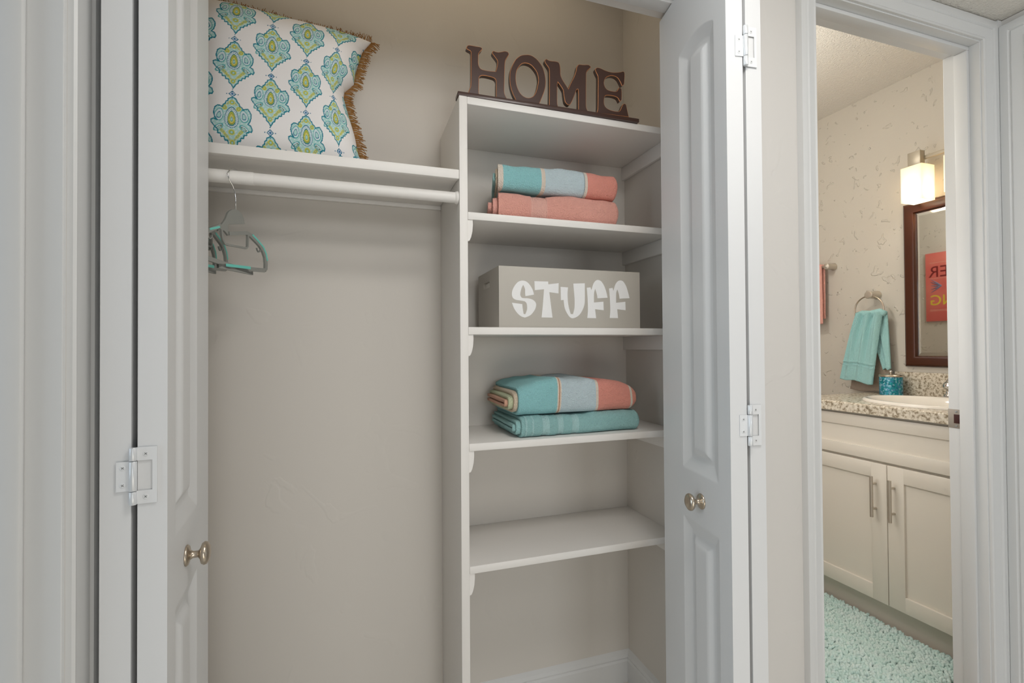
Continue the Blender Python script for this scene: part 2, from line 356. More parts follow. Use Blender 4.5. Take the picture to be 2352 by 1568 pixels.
def hinge(root, cx, y, zc, a_l, a_r, cside):
    """knuckle at (cx, y); plates on the two leaf edges; cside = side (+1 right) that carries the C-shaped plate"""
    h = bpy.data.objects.new('hinge', None); C.objects.link(h); h.location = (cx, y, zc); attach(h, root); h['label'] = 'white steel butterfly hinge'
    mb = MB()
    for za, zb in ((-.0395, -.0215), (-.0205, .0205), (.0215, .0395)): mb.lathe([(.0042, zc+za), (.0047, zc+za+.0006), (.0047, zc+zb-.0006), (.0042, zc+zb)], (cx, y-.0035, 0), (0, 0, 1), 16, 0)
    mb.build('hinge_pin', M['pin'], h, auto=40)
    def P(side, s0, s1, z0, z1, off=0):
        a = a_r if side > 0 else a_l
        d = (side*math.cos(a), side*math.sin(a))
        nx, ny = (math.sin(a), -math.cos(a))
        q = [(cx+d[0]*s0, y+d[1]*s0), (cx+d[0]*s1, y+d[1]*s1)]
        t0, t1 = .0003+off, .0016+off
        b = [q[0][0]+nx*t0, q[0][1]+ny*t0], [q[1][0]+nx*t0, q[1][1]+ny*t0], [q[1][0]+nx*t1, q[1][1]+ny*t1], [q[0][0]+nx*t1, q[0][1]+ny*t1]
        return MB().prism(b, lambda p: (p[0], p[1], z0), lambda p: (p[0], p[1], z1)), d, (nx, ny)
    mb = MB()
    for s0, s1, z0, z1 in ((.003, .027, zc-.0395, zc-.021), (.003, .027, zc+.021, zc+.0395), (.0215, .027, zc-.021, zc+.021)):
        q, d, n = P(cside, s0, s1, z0, z1); mb.add(q.v, q.f)
    mb.build('hinge_plate', M['hinge'], h)
    q2, d2, n2 = P(-cside, .003, .020, zc-.0205, zc+.0205); q2.build('hinge_plate', M['hinge'], h)
    mb = MB()
    for (dd, nn, s, z) in ((d, n, .014, zc-.030), (d, n, .014, zc+.030), (d2, n2, .0125, zc-.012), (d2, n2, .0125, zc+.012)):
        o = (cx+dd[0]*s+nn[0]*.0016, y+dd[1]*s+nn[1]*.0016, z)
        mb.lathe([(.0036, 0), (.0036, .0004), (.0030, .0007), (0, .0007)], o, (nn[0], nn[1], 0), 16, 0)
        for r_ in (.7, 2.27):
            ux, uz = math.cos(r_)*.002, math.sin(r_)*.002; px, pz = -math.sin(r_)*.0004, math.cos(r_)*.0004; e = .0009
            V = [(o[0]+dd[0]*(ux*i+px*j)+nn[0]*e, o[1]+dd[1]*(ux*i+px*j)+nn[1]*e, z+uz*i+pz*j) for i, j in ((-1, -1), (1, -1), (1, 1), (-1, 1))]
            W_ = [(v[0]-nn[0]*.0004, v[1]-nn[1]*.0004, v[2]) for v in V]
            mb.add(V+W_, [(0, 1, 2, 3), (4, 7, 6, 5), (0, 4, 5, 1), (1, 5, 6, 2), (2, 6, 7, 3), (3, 7, 4, 0)], 1)
    mb.build('screw', [M['hinge'], M['screw']], h)
# right pair
GAP = .0075
dr = empty('door_2', (.735, .76, 0), kind='structure')
aR = -math.atan2(.055, .287)                       # rotz(+Y) by aR points towards +X
leaf(dr, LEAF, (.700, .760), aR, knob=-1)
e = rotz((.035, 0), aR); fR = (.700+e[0], .760+e[1])
aR2 = -.10; e2 = rotz((.035, 0), aR2); leaf(dr, LEAF2, (fR[0]+GAP+e2[0], fR[1]+e2[1]), aR2)
for z in (.26, .994, 1.741): hinge(dr, fR[0]+GAP/2, fR[1]-.001, z, aR, aR2, 1)
# left pair
dl = empty('door_1', (-.27, .80, 0), kind='structure')
aL = math.atan2(.0217, .294); leaf(dl, LEAF2, (-.2503, .812), aL, knob=1)
e = rotz((-.035, 0), aL); fL = (-.2503+e[0], .812+e[1])
aL2 = .10; e2 = rotz((-.035, 0), aL2); leaf(dl, LEAF, (fL[0]-GAP+e2[0], fL[1]+e2[1]), aL2)
for z in (.25, .974, 1.74): hinge(dl, fL[0]-GAP/2, fL[1]-.001, z, aL2, aL, 1)

# ------------------------------------------------------------------ closet shelving
sh = empty('shelf_tower', (.585, 1.34, 0), label='white built-in closet shelf tower with open shelves', cat='shelving unit')
X0, X1 = .261, .2825
bx('side_panel', X0, X1, YS, YB, .0, 1.793, M['shelf'], sh, b=.0015)
for k, z in enumerate((1.793, 1.4965, 1.202, .905, .5945)):
    x0 = X1 if k else X1
    bx('shelf', x0, XR, YS+(.0005 if k == 0 else .0), YB, z-.0193, z, M['shelf'], sh, b=.0015)
    if k:   # rounded support cleats screwed to the side panel and a plain one on the wall
        pr = [(0, 0), (.0135, 0), (.0140, -.012), (.0125, -.030), (.009, -.045), (.005, -.0535), (0, -.055)]
        MB().prism(pr, lambda p: (X1+p[0], YS+.004, z-.0193+p[1]), lambda p: (X1+p[0], YB, z-.0193+p[1])).build('shelf_cleat', M['shelf'], sh)
    bx('shelf_cleat', XR-.012, XR, YS+.012, YB, z-.0193-.044, z-.0193, M['shelf'], sh, b=.001)

ls = empty('closet_shelf', (-.2, 1.34, 1.58), label='long white shelf above the hanging rod, carrying the cushion', cat='shelf')
bx('shelf_board', -.655, .2605, YS+.0195, YB, 1.583, 1.6015, M['shelf'], ls, b=.001)
bx('shelf_nosing', -.655, .2605, YS, YS+.0195, 1.5785, 1.602, M['shelf'], ls, b=.0015)
bx('shelf_cleat', -.655, .2605, YB-.010, YB, 1.571, 1.583, M['shelf'], ls, b=.001)
rod = empty('closet_rod', (-.2, 1.216, 1.5345), label='white round hanging rod under the long shelf', cat='closet rod')
MB().lathe([(.0138, 0), (.0138, .905)], (-.65, 1.2165, 1.5343), (1, 0, 0), 32).build('rod', M['shelf'], rod, auto=40)
MB().lathe([(.0142, 0), (.0146, .001), (.0146, .44), (.0142, .441)], (-.65, 1.2165, 1.5343), (1, 0, 0), 32).build('rod_sleeve', M['shelf'], rod, auto=40)
MB().lathe([(.0138, 0), (.0155, .002), (.0165, .006), (.0165, .0085)], (.2515, 1.2165, 1.5343), (1, 0, 0), 32).build('rod_socket', M['shelf'], rod, auto=40)

# ------------------------------------------------------------------ HOME sign
hp0 = np.array([.26, 1.2115, 1.793]); hD = np.array([.53, -.0095, 0]); hD /= np.linalg.norm(hD); hN = np.array([hD[1], -hD[0], 0])
def hm(u, v):
    p = at(u, v, hp0, hN); return ((p-hp0)@hD, p[2]-1.793)
sign = empty('home_sign', (.52, 1.215, 1.793), label='dark brown wooden cutout sign reading HOME on top of the tower', cat='sign')
def hl(pts, ox, oy, s, floor=True):
    out = []
    for p in catmull(pts, 5):
        q = hm(ox+p[0]/s, oy+p[1]/s); out.append((q[0], q[1]))
    return out
c = 'c'
Hh = [(385,165),(400,135),(440,122),(520,135),(600,150),(680,165),(718,195),(700,235),(665,275),(640,320),(636,400),(638,520),(655,580),(690,625),(760,650),(870,670),(1000,682,c),(1035,560),(1040,480),(1030,440),(980,370),(935,310),(925,275),(950,245),(1000,262),(1060,272),(1130,262),(1200,250),(1260,270),(1282,320),(1250,380),(1215,440),(1200,520),(1190,800),(1185,1100),(1200,1180),(1255,1285,c),(1010,1252,c),(1010,960),(1012,900),(995,850),(950,815),(800,775),(710,770),(665,790),(650,840),(645,1100),(650,1150),(680,1205,c),(410,1165,c),(440,1070),(470,990),(478,800),(478,400),(478,290),(465,250),(420,225),(380,195)]
Oo = [(1640,325),(1740,335),(1850,400),(1940,500),(2010,620),(2055,800),(2062,950),(2040,1080),(1990,1220),(1920,1385,c),(1440,1312,c),(1370,1170),(1320,1020),(1298,850),(1310,680),(1360,540),(1430,420),(1530,345)]
Oi = [(1640,505),(1740,540),(1820,620),(1880,720),(1905,850),(1890,980),(1850,1120),(1790,1210),(1690,1240),(1590,1205),(1510,1120),(1450,980),(1430,820),(1445,680),(1490,590),(1560,520)]
Mm = [(15,160),(50,142),(100,170),(160,182),(240,190),(300,210),(330,260),(345,350),(350,480),(390,580),(440,660),(510,770,c),(560,660),(620,540),(665,430),(685,330),(705,280),(740,255),(830,262),(920,262),(960,275),(990,315),(960,350),(905,410),(893,480),(890,1100),(900,1190),(935,1260,c),(725,1228,c),(722,830),(712,780,c),(690,790),(640,920),(590,1040),(540,1115),(490,1105),(440,1040),(415,900),(400,800),(340,700),(290,635,c),(280,700),(280,1080),(300,1172,c),(105,1138,c),(110,800),(110,400),(95,330),(40,250),(12,200)]
Ee = [(1085,345),(1130,322),(1190,335),(1300,385),(1420,420),(1530,425),(1620,415),(1680,405),(1705,450),(1700,600),(1690,680),(1645,712,c),(1610,630),(1560,550),(1490,505),(1400,498),(1320,530),(1285,575),(1268,650),(1290,730),(1340,790),(1430,820),(1530,825),(1575,760),(1610,750),(1640,790),(1640,1010),(1600,1045,c),(1560,970),(1500,935),(1400,915),(1310,915),(1280,950),(1268,1050),(1285,1130),(1340,1190),(1450,1235),(1580,1250),(1620,1200),(1660,1110),(1695,1085),(1735,1110),(1760,1220),(1795,1372,c),(1110,1282,c),(1135,1200),(1140,800),(1140,520),(1120,470),(1085,390)]
hO = hp0.copy()
for nm, lps in (('H', [(Hh, 1030, 90, 9.225)]), ('O', [(Oo, 1030, 90, 9.225), (Oi, 1030, 90, 9.225)]), ('M', [(Mm, 1250, 120, 9.222)]), ('E', [(Ee, 1250, 120, 9.222)])):
    flat_shape('sign_letter', [hl(*l) for l in lps], hO, hD, (0, 0, 1), .014, .0012, [M['brown'], M['copper']], sign, label='brown letter '+nm+' with rubbed copper edges')
bb = MB().box(-.0015, .526, 0, .034, 0, .0105, .0012); bb.xf(Matrix(((hD[0], -hD[1], 0, hp0[0]), (hD[1], hD[0], 0, hp0[1]-.0105), (0, 0, 1, 1.7932), (0, 0, 0, 1))))
bb.build('sign_base', M['brown'], sign, auto=40)

# ------------------------------------------------------------------ STUFF box
BX0, BX1, BY0, BY1, BZ0, BZ1 = .367, .7945, 1.21, 1.425, 1.2022, 1.3645
box = empty('storage_box', (.58, 1.32, BZ0), label='greige wooden storage box lettered STUFF on the third shelf down', cat='box')
t = .009
mb = MB(); mb.box(BX0, BX1, BY0, BY0+t, BZ0, BZ1, .0008); mb.box(BX0, BX1, BY1-t, BY1, BZ0, BZ1, .0008); mb.box(BX0+t, BX1-t, BY0+t, BY1-t, BZ0, BZ0+t)
mb.box(BX1-t, BX1, BY0+t, BY1-t, BZ0, BZ1)
hy0, hy1, hz0, hz1 = 1.30, 1.362, 1.318, 1.335
mb.box(BX0, BX0+t, BY0+t, hy0, BZ0, BZ1); mb.box(BX0, BX0+t, hy1, BY1-t, BZ0, BZ1); mb.box(BX0, BX0+t, hy0, hy1, BZ0, hz0); mb.box(BX0, BX0+t, hy0, hy1, hz1, BZ1)
mb.build('box_body', M['boxgrey'], box, auto=40)
def sl(pts): return [tuple(np.array([atY(1160+p[0]/7.587, 620+p[1]/7.587, BY0-.0006)[i] for i in (0, 2)])) for p in catmull(pts, 5)]
S_ = [(505,428,c),(355,455,c),(350,400),(348,330),(318,258,c),(290,310),(270,390),(268,440),(300,485),(400,492),(480,515),(530,560),(543,610),(520,690),(450,780),(370,820),(340,825),(280,805),(220,755),(160,670),(120,568,c),(300,592,c),(310,680),(325,765,c),(355,768,c),(380,700),(385,640),(375,580),(340,545),(260,530),(180,515),(135,480),(120,420),(130,350),(170,270),(230,205),(300,183),(370,200),(430,255),(480,340)]
T_ = [(512,192,c),(752,200,c),(755,248,c),(935,228,c),(932,408,c),(772,385,c),(828,828,c),(638,825,c),(660,600),(680,335,c),(520,350,c)]
U_ = [(968,292,c),(1098,302,c),(1090,400),(1095,540),(1115,660),(1145,765,c),(1185,768,c),(1210,660),(1212,500),(1190,235,c),(1390,230,c),(1390,550),(1370,650),(1320,750),(1260,810),(1180,840),(1130,820),(1080,750),(1040,660),(1020,520,c),(975,525,c)]
F1 = [(1425,308,c),(1490,300,c),(1505,350,c),(1540,240),(1580,185),(1625,172),(1680,200),(1730,280),(1765,380),(1788,482,c),(1612,492,c),(1600,420),(1572,325,c),(1552,400),(1550,565,c),(1715,550,c),(1720,700,c),(1570,682,c),(1588,838,c),(1435,835,c),(1445,700),(1440,500)]
F2 = [(1812,320,c),(1875,310,c),(1890,365,c),(1920,260),(1960,200),(2010,180),(2060,200),(2110,280),(2145,390),(2170,490,c),(1998,500,c),(1985,420),(1957,335,c),(1938,400),(1935,570,c),(2097,552,c),(2102,700,c),(1955,682,c),(1970,838,c),(1825,835,c),(1835,700),(1828,500)]
for nm, lp in (('S', S_), ('T', T_), ('U', U_), ('F', F1), ('F', F2)):
    flat_shape('box_letter', [sl(lp)], (0, BY0-.0006, 0), (1, 0, 0), (0, 0, 1), .0006, .0001, [M['letter']], box, label='white vinyl letter '+nm)

# ------------------------------------------------------------------ folded towels
def fold_towel(root, x0, x1, y0, y1, z0, H, nb, th, mats, stagger, wob=.003, bands=(), seed=0, sag=None, right_round=.012, taper=None, skew=0):
    """nested U-shaped layers, fold towards the room; mats = [(material, name)] outermost first"""
    r = np.random.default_rng(seed); ph = r.uniform(0, 6.28, 8)
    D = y1-y0
    for b in range(nb):
        m, nm = mats[min(b, len(mats)-1)]
        o = b*(th+.0004); hh = H/2-o; dep = o
        xa = x0+stagger[b % len(stagger)]; xb = x1-b*.002-.001
        # cross-section outer and inner paths (y, z) of the U, opening to the back
        def U(off):
            R = hh-off; P = []
            yb = y1-.004*b
            ry = min(R, .030)
            P.append((yb, z0+H/2+R)); 
            for k in range(7): P.append((yb+(y0+dep+off+ry-yb)*(k+1)/7, z0+H/2+R))
            for k in range(1, 16):
                a = math.pi/2+math.pi*k/16; ca, sa = math.cos(a), math.sin(a)
                P.append((y0+dep+off+ry+ry*math.copysign(abs(ca)**.75, ca), z0+H/2+R*math.copysign(abs(sa)**.75, sa)))
            for k in range(8): P.append((y0+dep+off+ry+(yb-(y0+dep+off+ry))*k/7, z0+H/2-R))
            return P
        outer, inner = U(0), U(min(th, hh*.95)); n = len(outer); loop = outer+inner[::-1]; m2 = len(loop)
        xs = list(np.linspace(xa, xb-right_round, 230))+[xb-right_round*(1-math.sin(t)) for t in np.linspace(.15, math.pi/2, 7)]
        V = []
        for x in xs:
            q = (x-(xb-right_round))/right_round; k = math.sqrt(max(0, 1-q*q*.72)) if q > 0 else 1
            g = 0
            for (a, c_, dpt) in bands:
                g = max(g, dpt*min(1, max(0, min(x-a, c_-x))/.0012)*(.72+.28*math.cos((x-a)*2*math.pi/.0048)))
            tx = (x-x0)/(x1-x0)
            for (y, z) in loop:
                zc = z0+H/2; yc = y0+H/2
                zz = zc+(z-zc)*k; yy = y+(1-k)*.012*(1 if y < yc else 0)
                w = wob*(math.sin(x*31+ph[0]+y*9)+.6*math.sin(x*67+ph[1])+.4*math.sin(x*120+y*30+ph[2]))
                if g:
                    zz += -g if zz > zc else g*.6; yy += g if y < yc else 0
                hz = (zz-z0)/H
                zz += w*(.25+.75*hz)*(hz > .02); yy += wob*.8*math.sin(x*43+ph[3]+z*60)*(1 if y < yc+.05 else .3)
                if sag: zz += sag(tx, (yy-y0)/D)*hz
                if taper: yy += taper(tx)
                X_ = x+skew*(yy-y0)*(1-.5*tx)
                V.append((X_, yy, max(zz, z0+.0005)))
        Fc = [(i*m2+j, i*m2+(j+1) % m2, (i+1)*m2+(j+1) % m2, (i+1)*m2+j) for i in range(len(xs)-1) for j in range(m2)]
        for base, flip in ((0, 0), ((len(xs)-1)*m2, 1)):
            for j in range(n-1):
                q = (base+j, base+m2-1-j, base+m2-2-j, base+j+1); Fc.append(q if not flip else q[::-1])
        mesh(nm, V, Fc, m, root, True)
CR, TE, LB, CO = (244, 232, 218), (158, 218, 222), (212, 230, 237), (248, 164, 148)
strU = stripes('striped_terry_small', [(0, TE), (.371, CR), (.386, TE), (.4925, CR), (.497, (240, 228, 214)), (.504, LB), (.6215, CR), (.6245, (186, 196, 198)), (.628, CR), (.6335, CO)])
strL = stripes('striped_terry_bath', [(0, CR), (.372, TE), (.538, CR), (.542, (214, 170, 140)), (.5445, CR), (.549, LB), (.658, CR), (.661, (200, 180, 160)), (.664, CR), (.667, CO), (.772, CR), (.780, (238, 160, 140))])
z2 = 1.4968
def bands_of(base, light, bs): return [(0, base)]+[q for a, b in bs for q in ((a, light), (b, base))]
tealw = stripes('teal_terry_woven_bands', bands_of((160, 208, 208), (186, 226, 226), ((.4385, .4425), (.459, .463), (.4885, .5085), (.5355, .5545), (.581, .600))))
coralw = stripes('coral_terry_woven_band', bands_of((248, 180, 165), (252, 196, 182), ((.464, .510),)))
t1 = empty('folded_towel', (.54, 1.35, z2), label='folded coral towel lying on the upper shelf under a striped one', cat='towel')
fold_towel(t1, .371, .7365, 1.222, 1.44, z2, .072, 3, .0115, [(coralw, 'towel_fold'), (M['coral'], 'towel_fold')], [0, -.015, -.028], .0014, bands=[(.464, .510, .0030)], seed=1, skew=.24, sag=lambda tx, d: .006*(tx > .38)*min(1, (tx-.38)*9)-.006*max(0, .4-tx))
t2 = empty('folded_towel', (.55, 1.35, z2+.078), label='folded teal, pale blue and coral striped towel, top of the upper stack', cat='towel')
fold_towel(t2, .371, .7365, 1.225, 1.43, z2+.079, .0715, 3, .011, [(strU, 'towel_fold'), (M['cream'], 'towel_fold'), (M['tealt'], 'towel_fold')], [0, -.006, -.013], .0015, seed=2, skew=.26, sag=lambda tx, d: .005*tx-.004*math.sin(tx*9))
z4 = .9053
t3 = empty('folded_towel', (.61, 1.34, z4), label='folded plain teal towel under the striped bath towel', cat='towel')
fold_towel(t3, .430, .806, 1.222, 1.45, z4, .056, 3, .0085, [(tealw, 'towel_fold'), (M['tealt'], 'towel_fold')], [0, -.012, -.020], .0018, bands=[(.4385, .4425, .003), (.459, .463, .003), (.4885, .5085, .0028), (.5355, .5545, .0028), (.581, .600, .0028)], seed=3, sag=lambda tx, d: .010*max(0, tx-.55), taper=lambda t: -.008+.016*t)
t4 = empty('folded_towel', (.61, 1.34, z4+.062), label='bulky folded teal, pale blue and coral striped bath towel, top of the lower stack', cat='towel')
fold_towel(t4, .424, .798, 1.226, 1.445, z4+.0595, .084, 4, .0095, [(strL, 'towel_fold'), (M['cream'], 'towel_fold'), (M['green'], 'towel_fold'), (M['peach'], 'towel_fold')], [0, -.010, -.022, -.030], .0026, seed=4, sag=lambda tx, d: .014*max(0, math.sin(min(1, tx*1.25)*math.pi))-.012*max(0, tx-.8)*4-.01*max(0, .15-tx)*6, right_round=.03, taper=lambda t: -.006+.012*t)

# ------------------------------------------------------------------ cushion
def seg_sd(P, poly):
    """signed distance (inside > 0) of points to closed polygon"""
    d = np.full(len(P), 1e9); ins = np.zeros(len(P), bool); n = len(poly)
    for i in range(n):
        a = poly[i]; b = poly[(i+1) % n]; ab = b-a; t = np.clip(((P-a)@ab)/(ab@ab+1e-12), 0, 1)
        d = np.minimum(d, np.linalg.norm(P-(a+t[:, None]*ab), axis=1))
        cnd = ((a[1] > P[:, 1]) != (b[1] > P[:, 1]))
        xi = (b[0]-a[0])*(P[:, 1]-a[1])/((b[1]-a[1]) if abs(b[1]-a[1]) > 1e-12 else 1e-12)+a[0]
        ins ^= cnd & (P[:, 0] < xi)
    return np.where(ins, d, -d)
MED = [(262,395),(285,402),(300,415),(310,440),(325,450),(335,475),(352,482),(362,500),(380,498),(410,490),(438,530),(440,570),(430,605),(412,625),(440,640),(453,672),(445,690),(425,688),(400,700),(398,722),(375,722),(372,745),(345,748),(338,770),(312,772),(308,800),(290,812),(268,850),(245,815),(225,800),(222,772),(196,770),(192,745),(165,745),(160,722),(135,718),(140,695),(110,665),(82,632),(80,610),(102,600),(135,612),(112,580),(103,545),(112,500),(135,480),(165,484),(178,492),(185,470),(202,462),(208,438),(222,432),(228,412),(245,405)]
BLU, TEA, MINT, PALE, GRN, YEL = (48, 118, 150), (84, 168, 172), (176, 216, 212), (210, 226, 230), (184, 194, 84), (214, 208, 120)
def medallion(q, col):
    """q: (n,2) in medallion pixel units centred at (262,622), y down; paints into col"""
    L = lambda c_: np.array(lin(c_)[:3])
    sd = seg_sd(q, np.array(MED, float)-[262, 622])
    wig = 3*np.sin(q[:, 0]/9)*np.cos(q[:, 1]/11)
    col[sd > 0] = L(MINT)
    col[(sd > 0) & (np.sin(q[:, 0]/7+2*np.sin(q[:, 1]/13))*np.cos(q[:, 1]/8) > .45)] = L(PALE)
    def ell(cx, cy, rx, ry, ang, fill, line=None, lw=5, drop=0):
        a = math.radians(ang); x = q[:, 0]-cx; y = q[:, 1]-cy; X = x*math.cos(a)+y*math.sin(a); Y = -x*math.sin(a)+y*math.cos(a)
        w = rx*(1+drop*np.clip(Y/ry, -1, 1)); r = np.sqrt((X/np.maximum(w, 1))**2+(Y/ry)**2); k = min(rx, ry)
        if line: col[(r < 1)] = L(line)
        col[r < 1-(lw/k if line else 0)] = L(fill); return r
    # flowers and leaves
    for cx, cy, rx, ry, an in ((0,-178,26,24,0),(-66,-128,26,22,30),(62,-122,24,22,-30),(0,84,30,24,0),(-34,-168,10,22,40),(34,-166,10,22,-40),(-82,80,34,14,35),(84,82,34,14,-35),(-52,112,30,13,38),(54,112,30,13,-38),(-100,52,20,9,30),(100,54,20,9,-30),(0,165,22,24,45),(-24,142,18,9,40),(24,142,18,9,-40),(-112,-20,10,16,0)):
        ell(cx, cy, rx, ry, an, GRN, YEL, 5)
        ell(cx, cy, rx*.45, ry*.45, an, YEL if abs(cx) > 40 else MINT, TEA, 2)
    # side drops
    for s in (-1, 1):
        ell(s*112, -62, 40, 58, s*-14, PALE, TEA, 6, .25); ell(s*112, -58, 20, 32, s*-14, MINT, BLU, 5, .35)
        ell(s*118, 50, 52, 24, s*30, PALE, TEA, 6, 0); ell(s*112, 50, 30, 11, s*30, MINT, (96, 120, 96), 4, 0)
    ell(0, -44, 63, 93, 0, PALE, BLU, 7, .22); r = ell(0, -42, 58, 86, 0, PALE, None, 0, .22)
    th = np.arctan2(q[:, 1]+42, q[:, 0]); dots = (np.abs(r-.86) < .05) & (np.sin(th*26) > .3); col[dots] = L(BLU)
    ell(0, -36, 38, 68, 0, GRN, (70, 132, 140), 6, .3); ell(0, -30, 24, 46, 0, YEL, (150, 140, 50), 3, .3); ell(0, -26, 12, 22, 0, MINT, TEA, 4, .2)
    col[(np.abs(sd) < 5.5+wig*.2)] = L((40, 130, 150))
def pattern(P):
    """P (n,2) metres on the cloth"""
    n = len(P); col = np.tile(np.array(lin((240, 238, 238))[:3]), (n, 1)); SX, SY, DX, DY = .0815, .1365, .000226, .000252
    for ci in range(-3, 5):
        for ri in range(-3, 4):
            cx = ci*SX; cz = ri*SY+(SY*.5 if ci % 2 else 0)-.010*ci
            x = (P[:, 0]-cx)/DX; y = -(P[:, 1]-cz)/DY
            m = (np.abs(x) < 205) & (np.abs(y) < 245)
            if m.any():
                sub = col[m]; medallion(np.stack([x[m], y[m]], 1), sub); col[m] = sub
            y2 = y-285; m = (np.abs(x) < 60) & (np.abs(y2) < 70)
            if m.any():
                xx, yy = np.abs(x[m]), np.abs(y2[m]); sub = col[m]; dd = xx/36+yy/32
                sub[dd < 1] = lin(BLU)[:3]; sub[dd < .66] = lin((215, 226, 232))[:3]; sub[dd < .42] = lin((70, 120, 170))[:3]
                for a, b in ((52, 0), (0, 46)): sub[(xx-a)**2+(yy-b)**2 < 26] = lin(BLU)[:3]
                col[m] = sub
    return col
PX, PZ0, PZ1, PYC = -.172, 1.609, 2.030, 1.372
def right_dx(b):
    return np.interp(b, [-1, -.75, -.5, -.3, -.03, .05, .15, .22, .3, .45, .8, .93, 1], [-.010, -.030, -.036, -.045, -.058, -.062, -.060, -.048, -.036, -.034, -.020, -.006, .002])
def pillow_pt(a, b, side):
    """a, b in [-1,1] arrays; side -1 = room side"""
    hx, hz = .226, (PZ1-PZ0)/2
    ca = 1-.05*(1-b*b)
    x = PX+a*hx*ca; e = np.clip(a, 0, 1)**3; x = x+right_dx(b)*e-(.03*(1-b*b))*np.clip(-a, 0, 1)**3
    z = (PZ0+PZ1)/2+b*hz*(1-.035*(1-a*a)*(b > 0))-.018*np.clip(a, -.5, 1)*(b > -.6)*(b+.6)/1.6
    tk = .086*((1-a**4)*(1-np.abs(b)**5))**.52*(1 if side < 0 else .55)
    tk = tk*(1-.35*np.exp(-((a-.93)/.18)**2-((b-.02)/.22)**2))
    # creases running in from the dent at the right edge
    cr = .0085*np.exp(-((b-(.06+.35*(a-.9)))/.045)**2)*np.clip((a-.45)/.3, 0, 1)*np.clip((1.02-a)/.1, 0, 1)
    cr2 = .006*np.exp(-((b+.30-.5*(a-.8))/.06)**2)*np.clip((a-.5)/.3, 0, 1)*np.clip((1.02-a)/.1, 0, 1)
    cr3 = .004*np.sin(9*a+5*b)*np.clip((a-.2), 0, 1)*(1-b*b)
    y = PYC+.035*(b-0)*1.0+side*(tk-(cr+cr2)+cr3*(1 if side < 0 else 0))
    return np.stack([x, y, z], -1)
cush = empty('cushion', (PX, PYC, 1.602), label='white fringed cushion printed with teal and green paisley medallions', cat='cushion')
def pillow():
    na, nb = 560, 470
    a = np.sin(np.linspace(-1, 1, na)*math.pi/2*.92)/math.sin(math.pi/2*.92); b = np.sin(np.linspace(-1, 1, nb)*math.pi/2*.92)/math.sin(math.pi/2*.92)
    A, B = np.meshgrid(a, b, indexing='ij'); V1 = pillow_pt(A, B, -1).reshape(-1, 3)
    cloth = np.stack([A.ravel()*.222+.093, B.ravel()*.200], 1)    # x from column through the middle left, z from the centre
    col = pattern(np.stack([cloth[:, 0], cloth[:, 1]-.004], 1))
    i, j = np.meshgrid(np.arange(na-1), np.arange(nb-1), indexing='ij'); k = (i*nb+j).ravel()
    F1_ = np.stack([k, k+nb, k+nb+1, k+1], 1)
    a2 = np.linspace(-1, 1, 60); A2, B2 = np.meshgrid(a2, a2, indexing='ij'); V2 = pillow_pt(A2, B2, 1).reshape(-1, 3)
    i, j = np.meshgrid(np.arange(59), np.arange(59), indexing='ij'); k = (i*60+j).ravel()+len(V1); F2_ = np.stack([k, k+1, k+61, k+60], 1)
    V = np.concatenate([V1, V2]); Fc = np.concatenate([F1_, F2_]); col2 = np.tile(np.array(lin((240, 238, 238))[:3]), (len(V2), 1)); col = np.concatenate([col, col2])
    me = bpy.data.meshes.new('cushion_cover'); me.vertices.add(len(V)); me.vertices.foreach_set('co', V.ravel())
    me.loops.add(len(Fc)*4); me.loops.foreach_set('vertex_index', Fc.ravel()); me.polygons.add(len(Fc))
    me.polygons.foreach_set('loop_start', np.arange(len(Fc))*4); me.polygons.foreach_set('loop_total', np.full(len(Fc), 4)); me.update(calc_edges=True)
    me.polygons.foreach_set('use_smooth', np.ones(len(Fc), bool))
    at_ = me.color_attributes.new('print', 'FLOAT_COLOR', 'POINT'); at_.data.foreach_set('color', np.concatenate([col, np.ones((len(col), 1))], 1).ravel())
    m = mat('printed_cotton', (240, 238, 238), .85, bump=(900, .2, .001), spec=.15); nt = m.node_tree
    an = nt.nodes.new('ShaderNodeAttribute'); an.attribute_name = 'print'; nt.links.new(an.outputs['Color'], node_bsdf(m).inputs['Base Color']); me.materials.append(m)
    o = bpy.data.objects.new('cushion_cover', me); C.objects.link(o); attach(o, cush)
pillow()
mb = MB()
for k in range(230):      # side fringe
    b = -1+2*(k+.5)/230; p = pillow_pt(np.array(1.), np.array(b), -1); L = .024*random.uniform(.75, 1.15); dr_ = random.uniform(-.006, .004)
    ang = random.uniform(-.25, .25)
    q = p+np.array([L*.45, -.003, dr_*.5]); r_ = p+np.array([L*math.cos(ang), random.uniform(-.008, .006), dr_+L*math.sin(ang)*.4-.003])
    mb.tube([p-np.array([.006, 0, 0]), q, r_], [.0011, .0011, .0009], 4)
for k in range(200):
    a = -1+2*(k+.5)/200; p = pillow_pt(np.array(a), np.array(1.), -1); L = .017*random.uniform(.7, 1.2)
    mb.tube([p-np.array([0, 0, .006]), p+np.array([random.uniform(-.003, .003), -.001, L*.5]), p+np.array([random.uniform(-.008, .008), random.uniform(-.010, .002), L])], [.0011, .0011, .0009], 4)
mb.build('fringe', M['jute'], cush, smooth=True, label='brown looped yarn fringe')

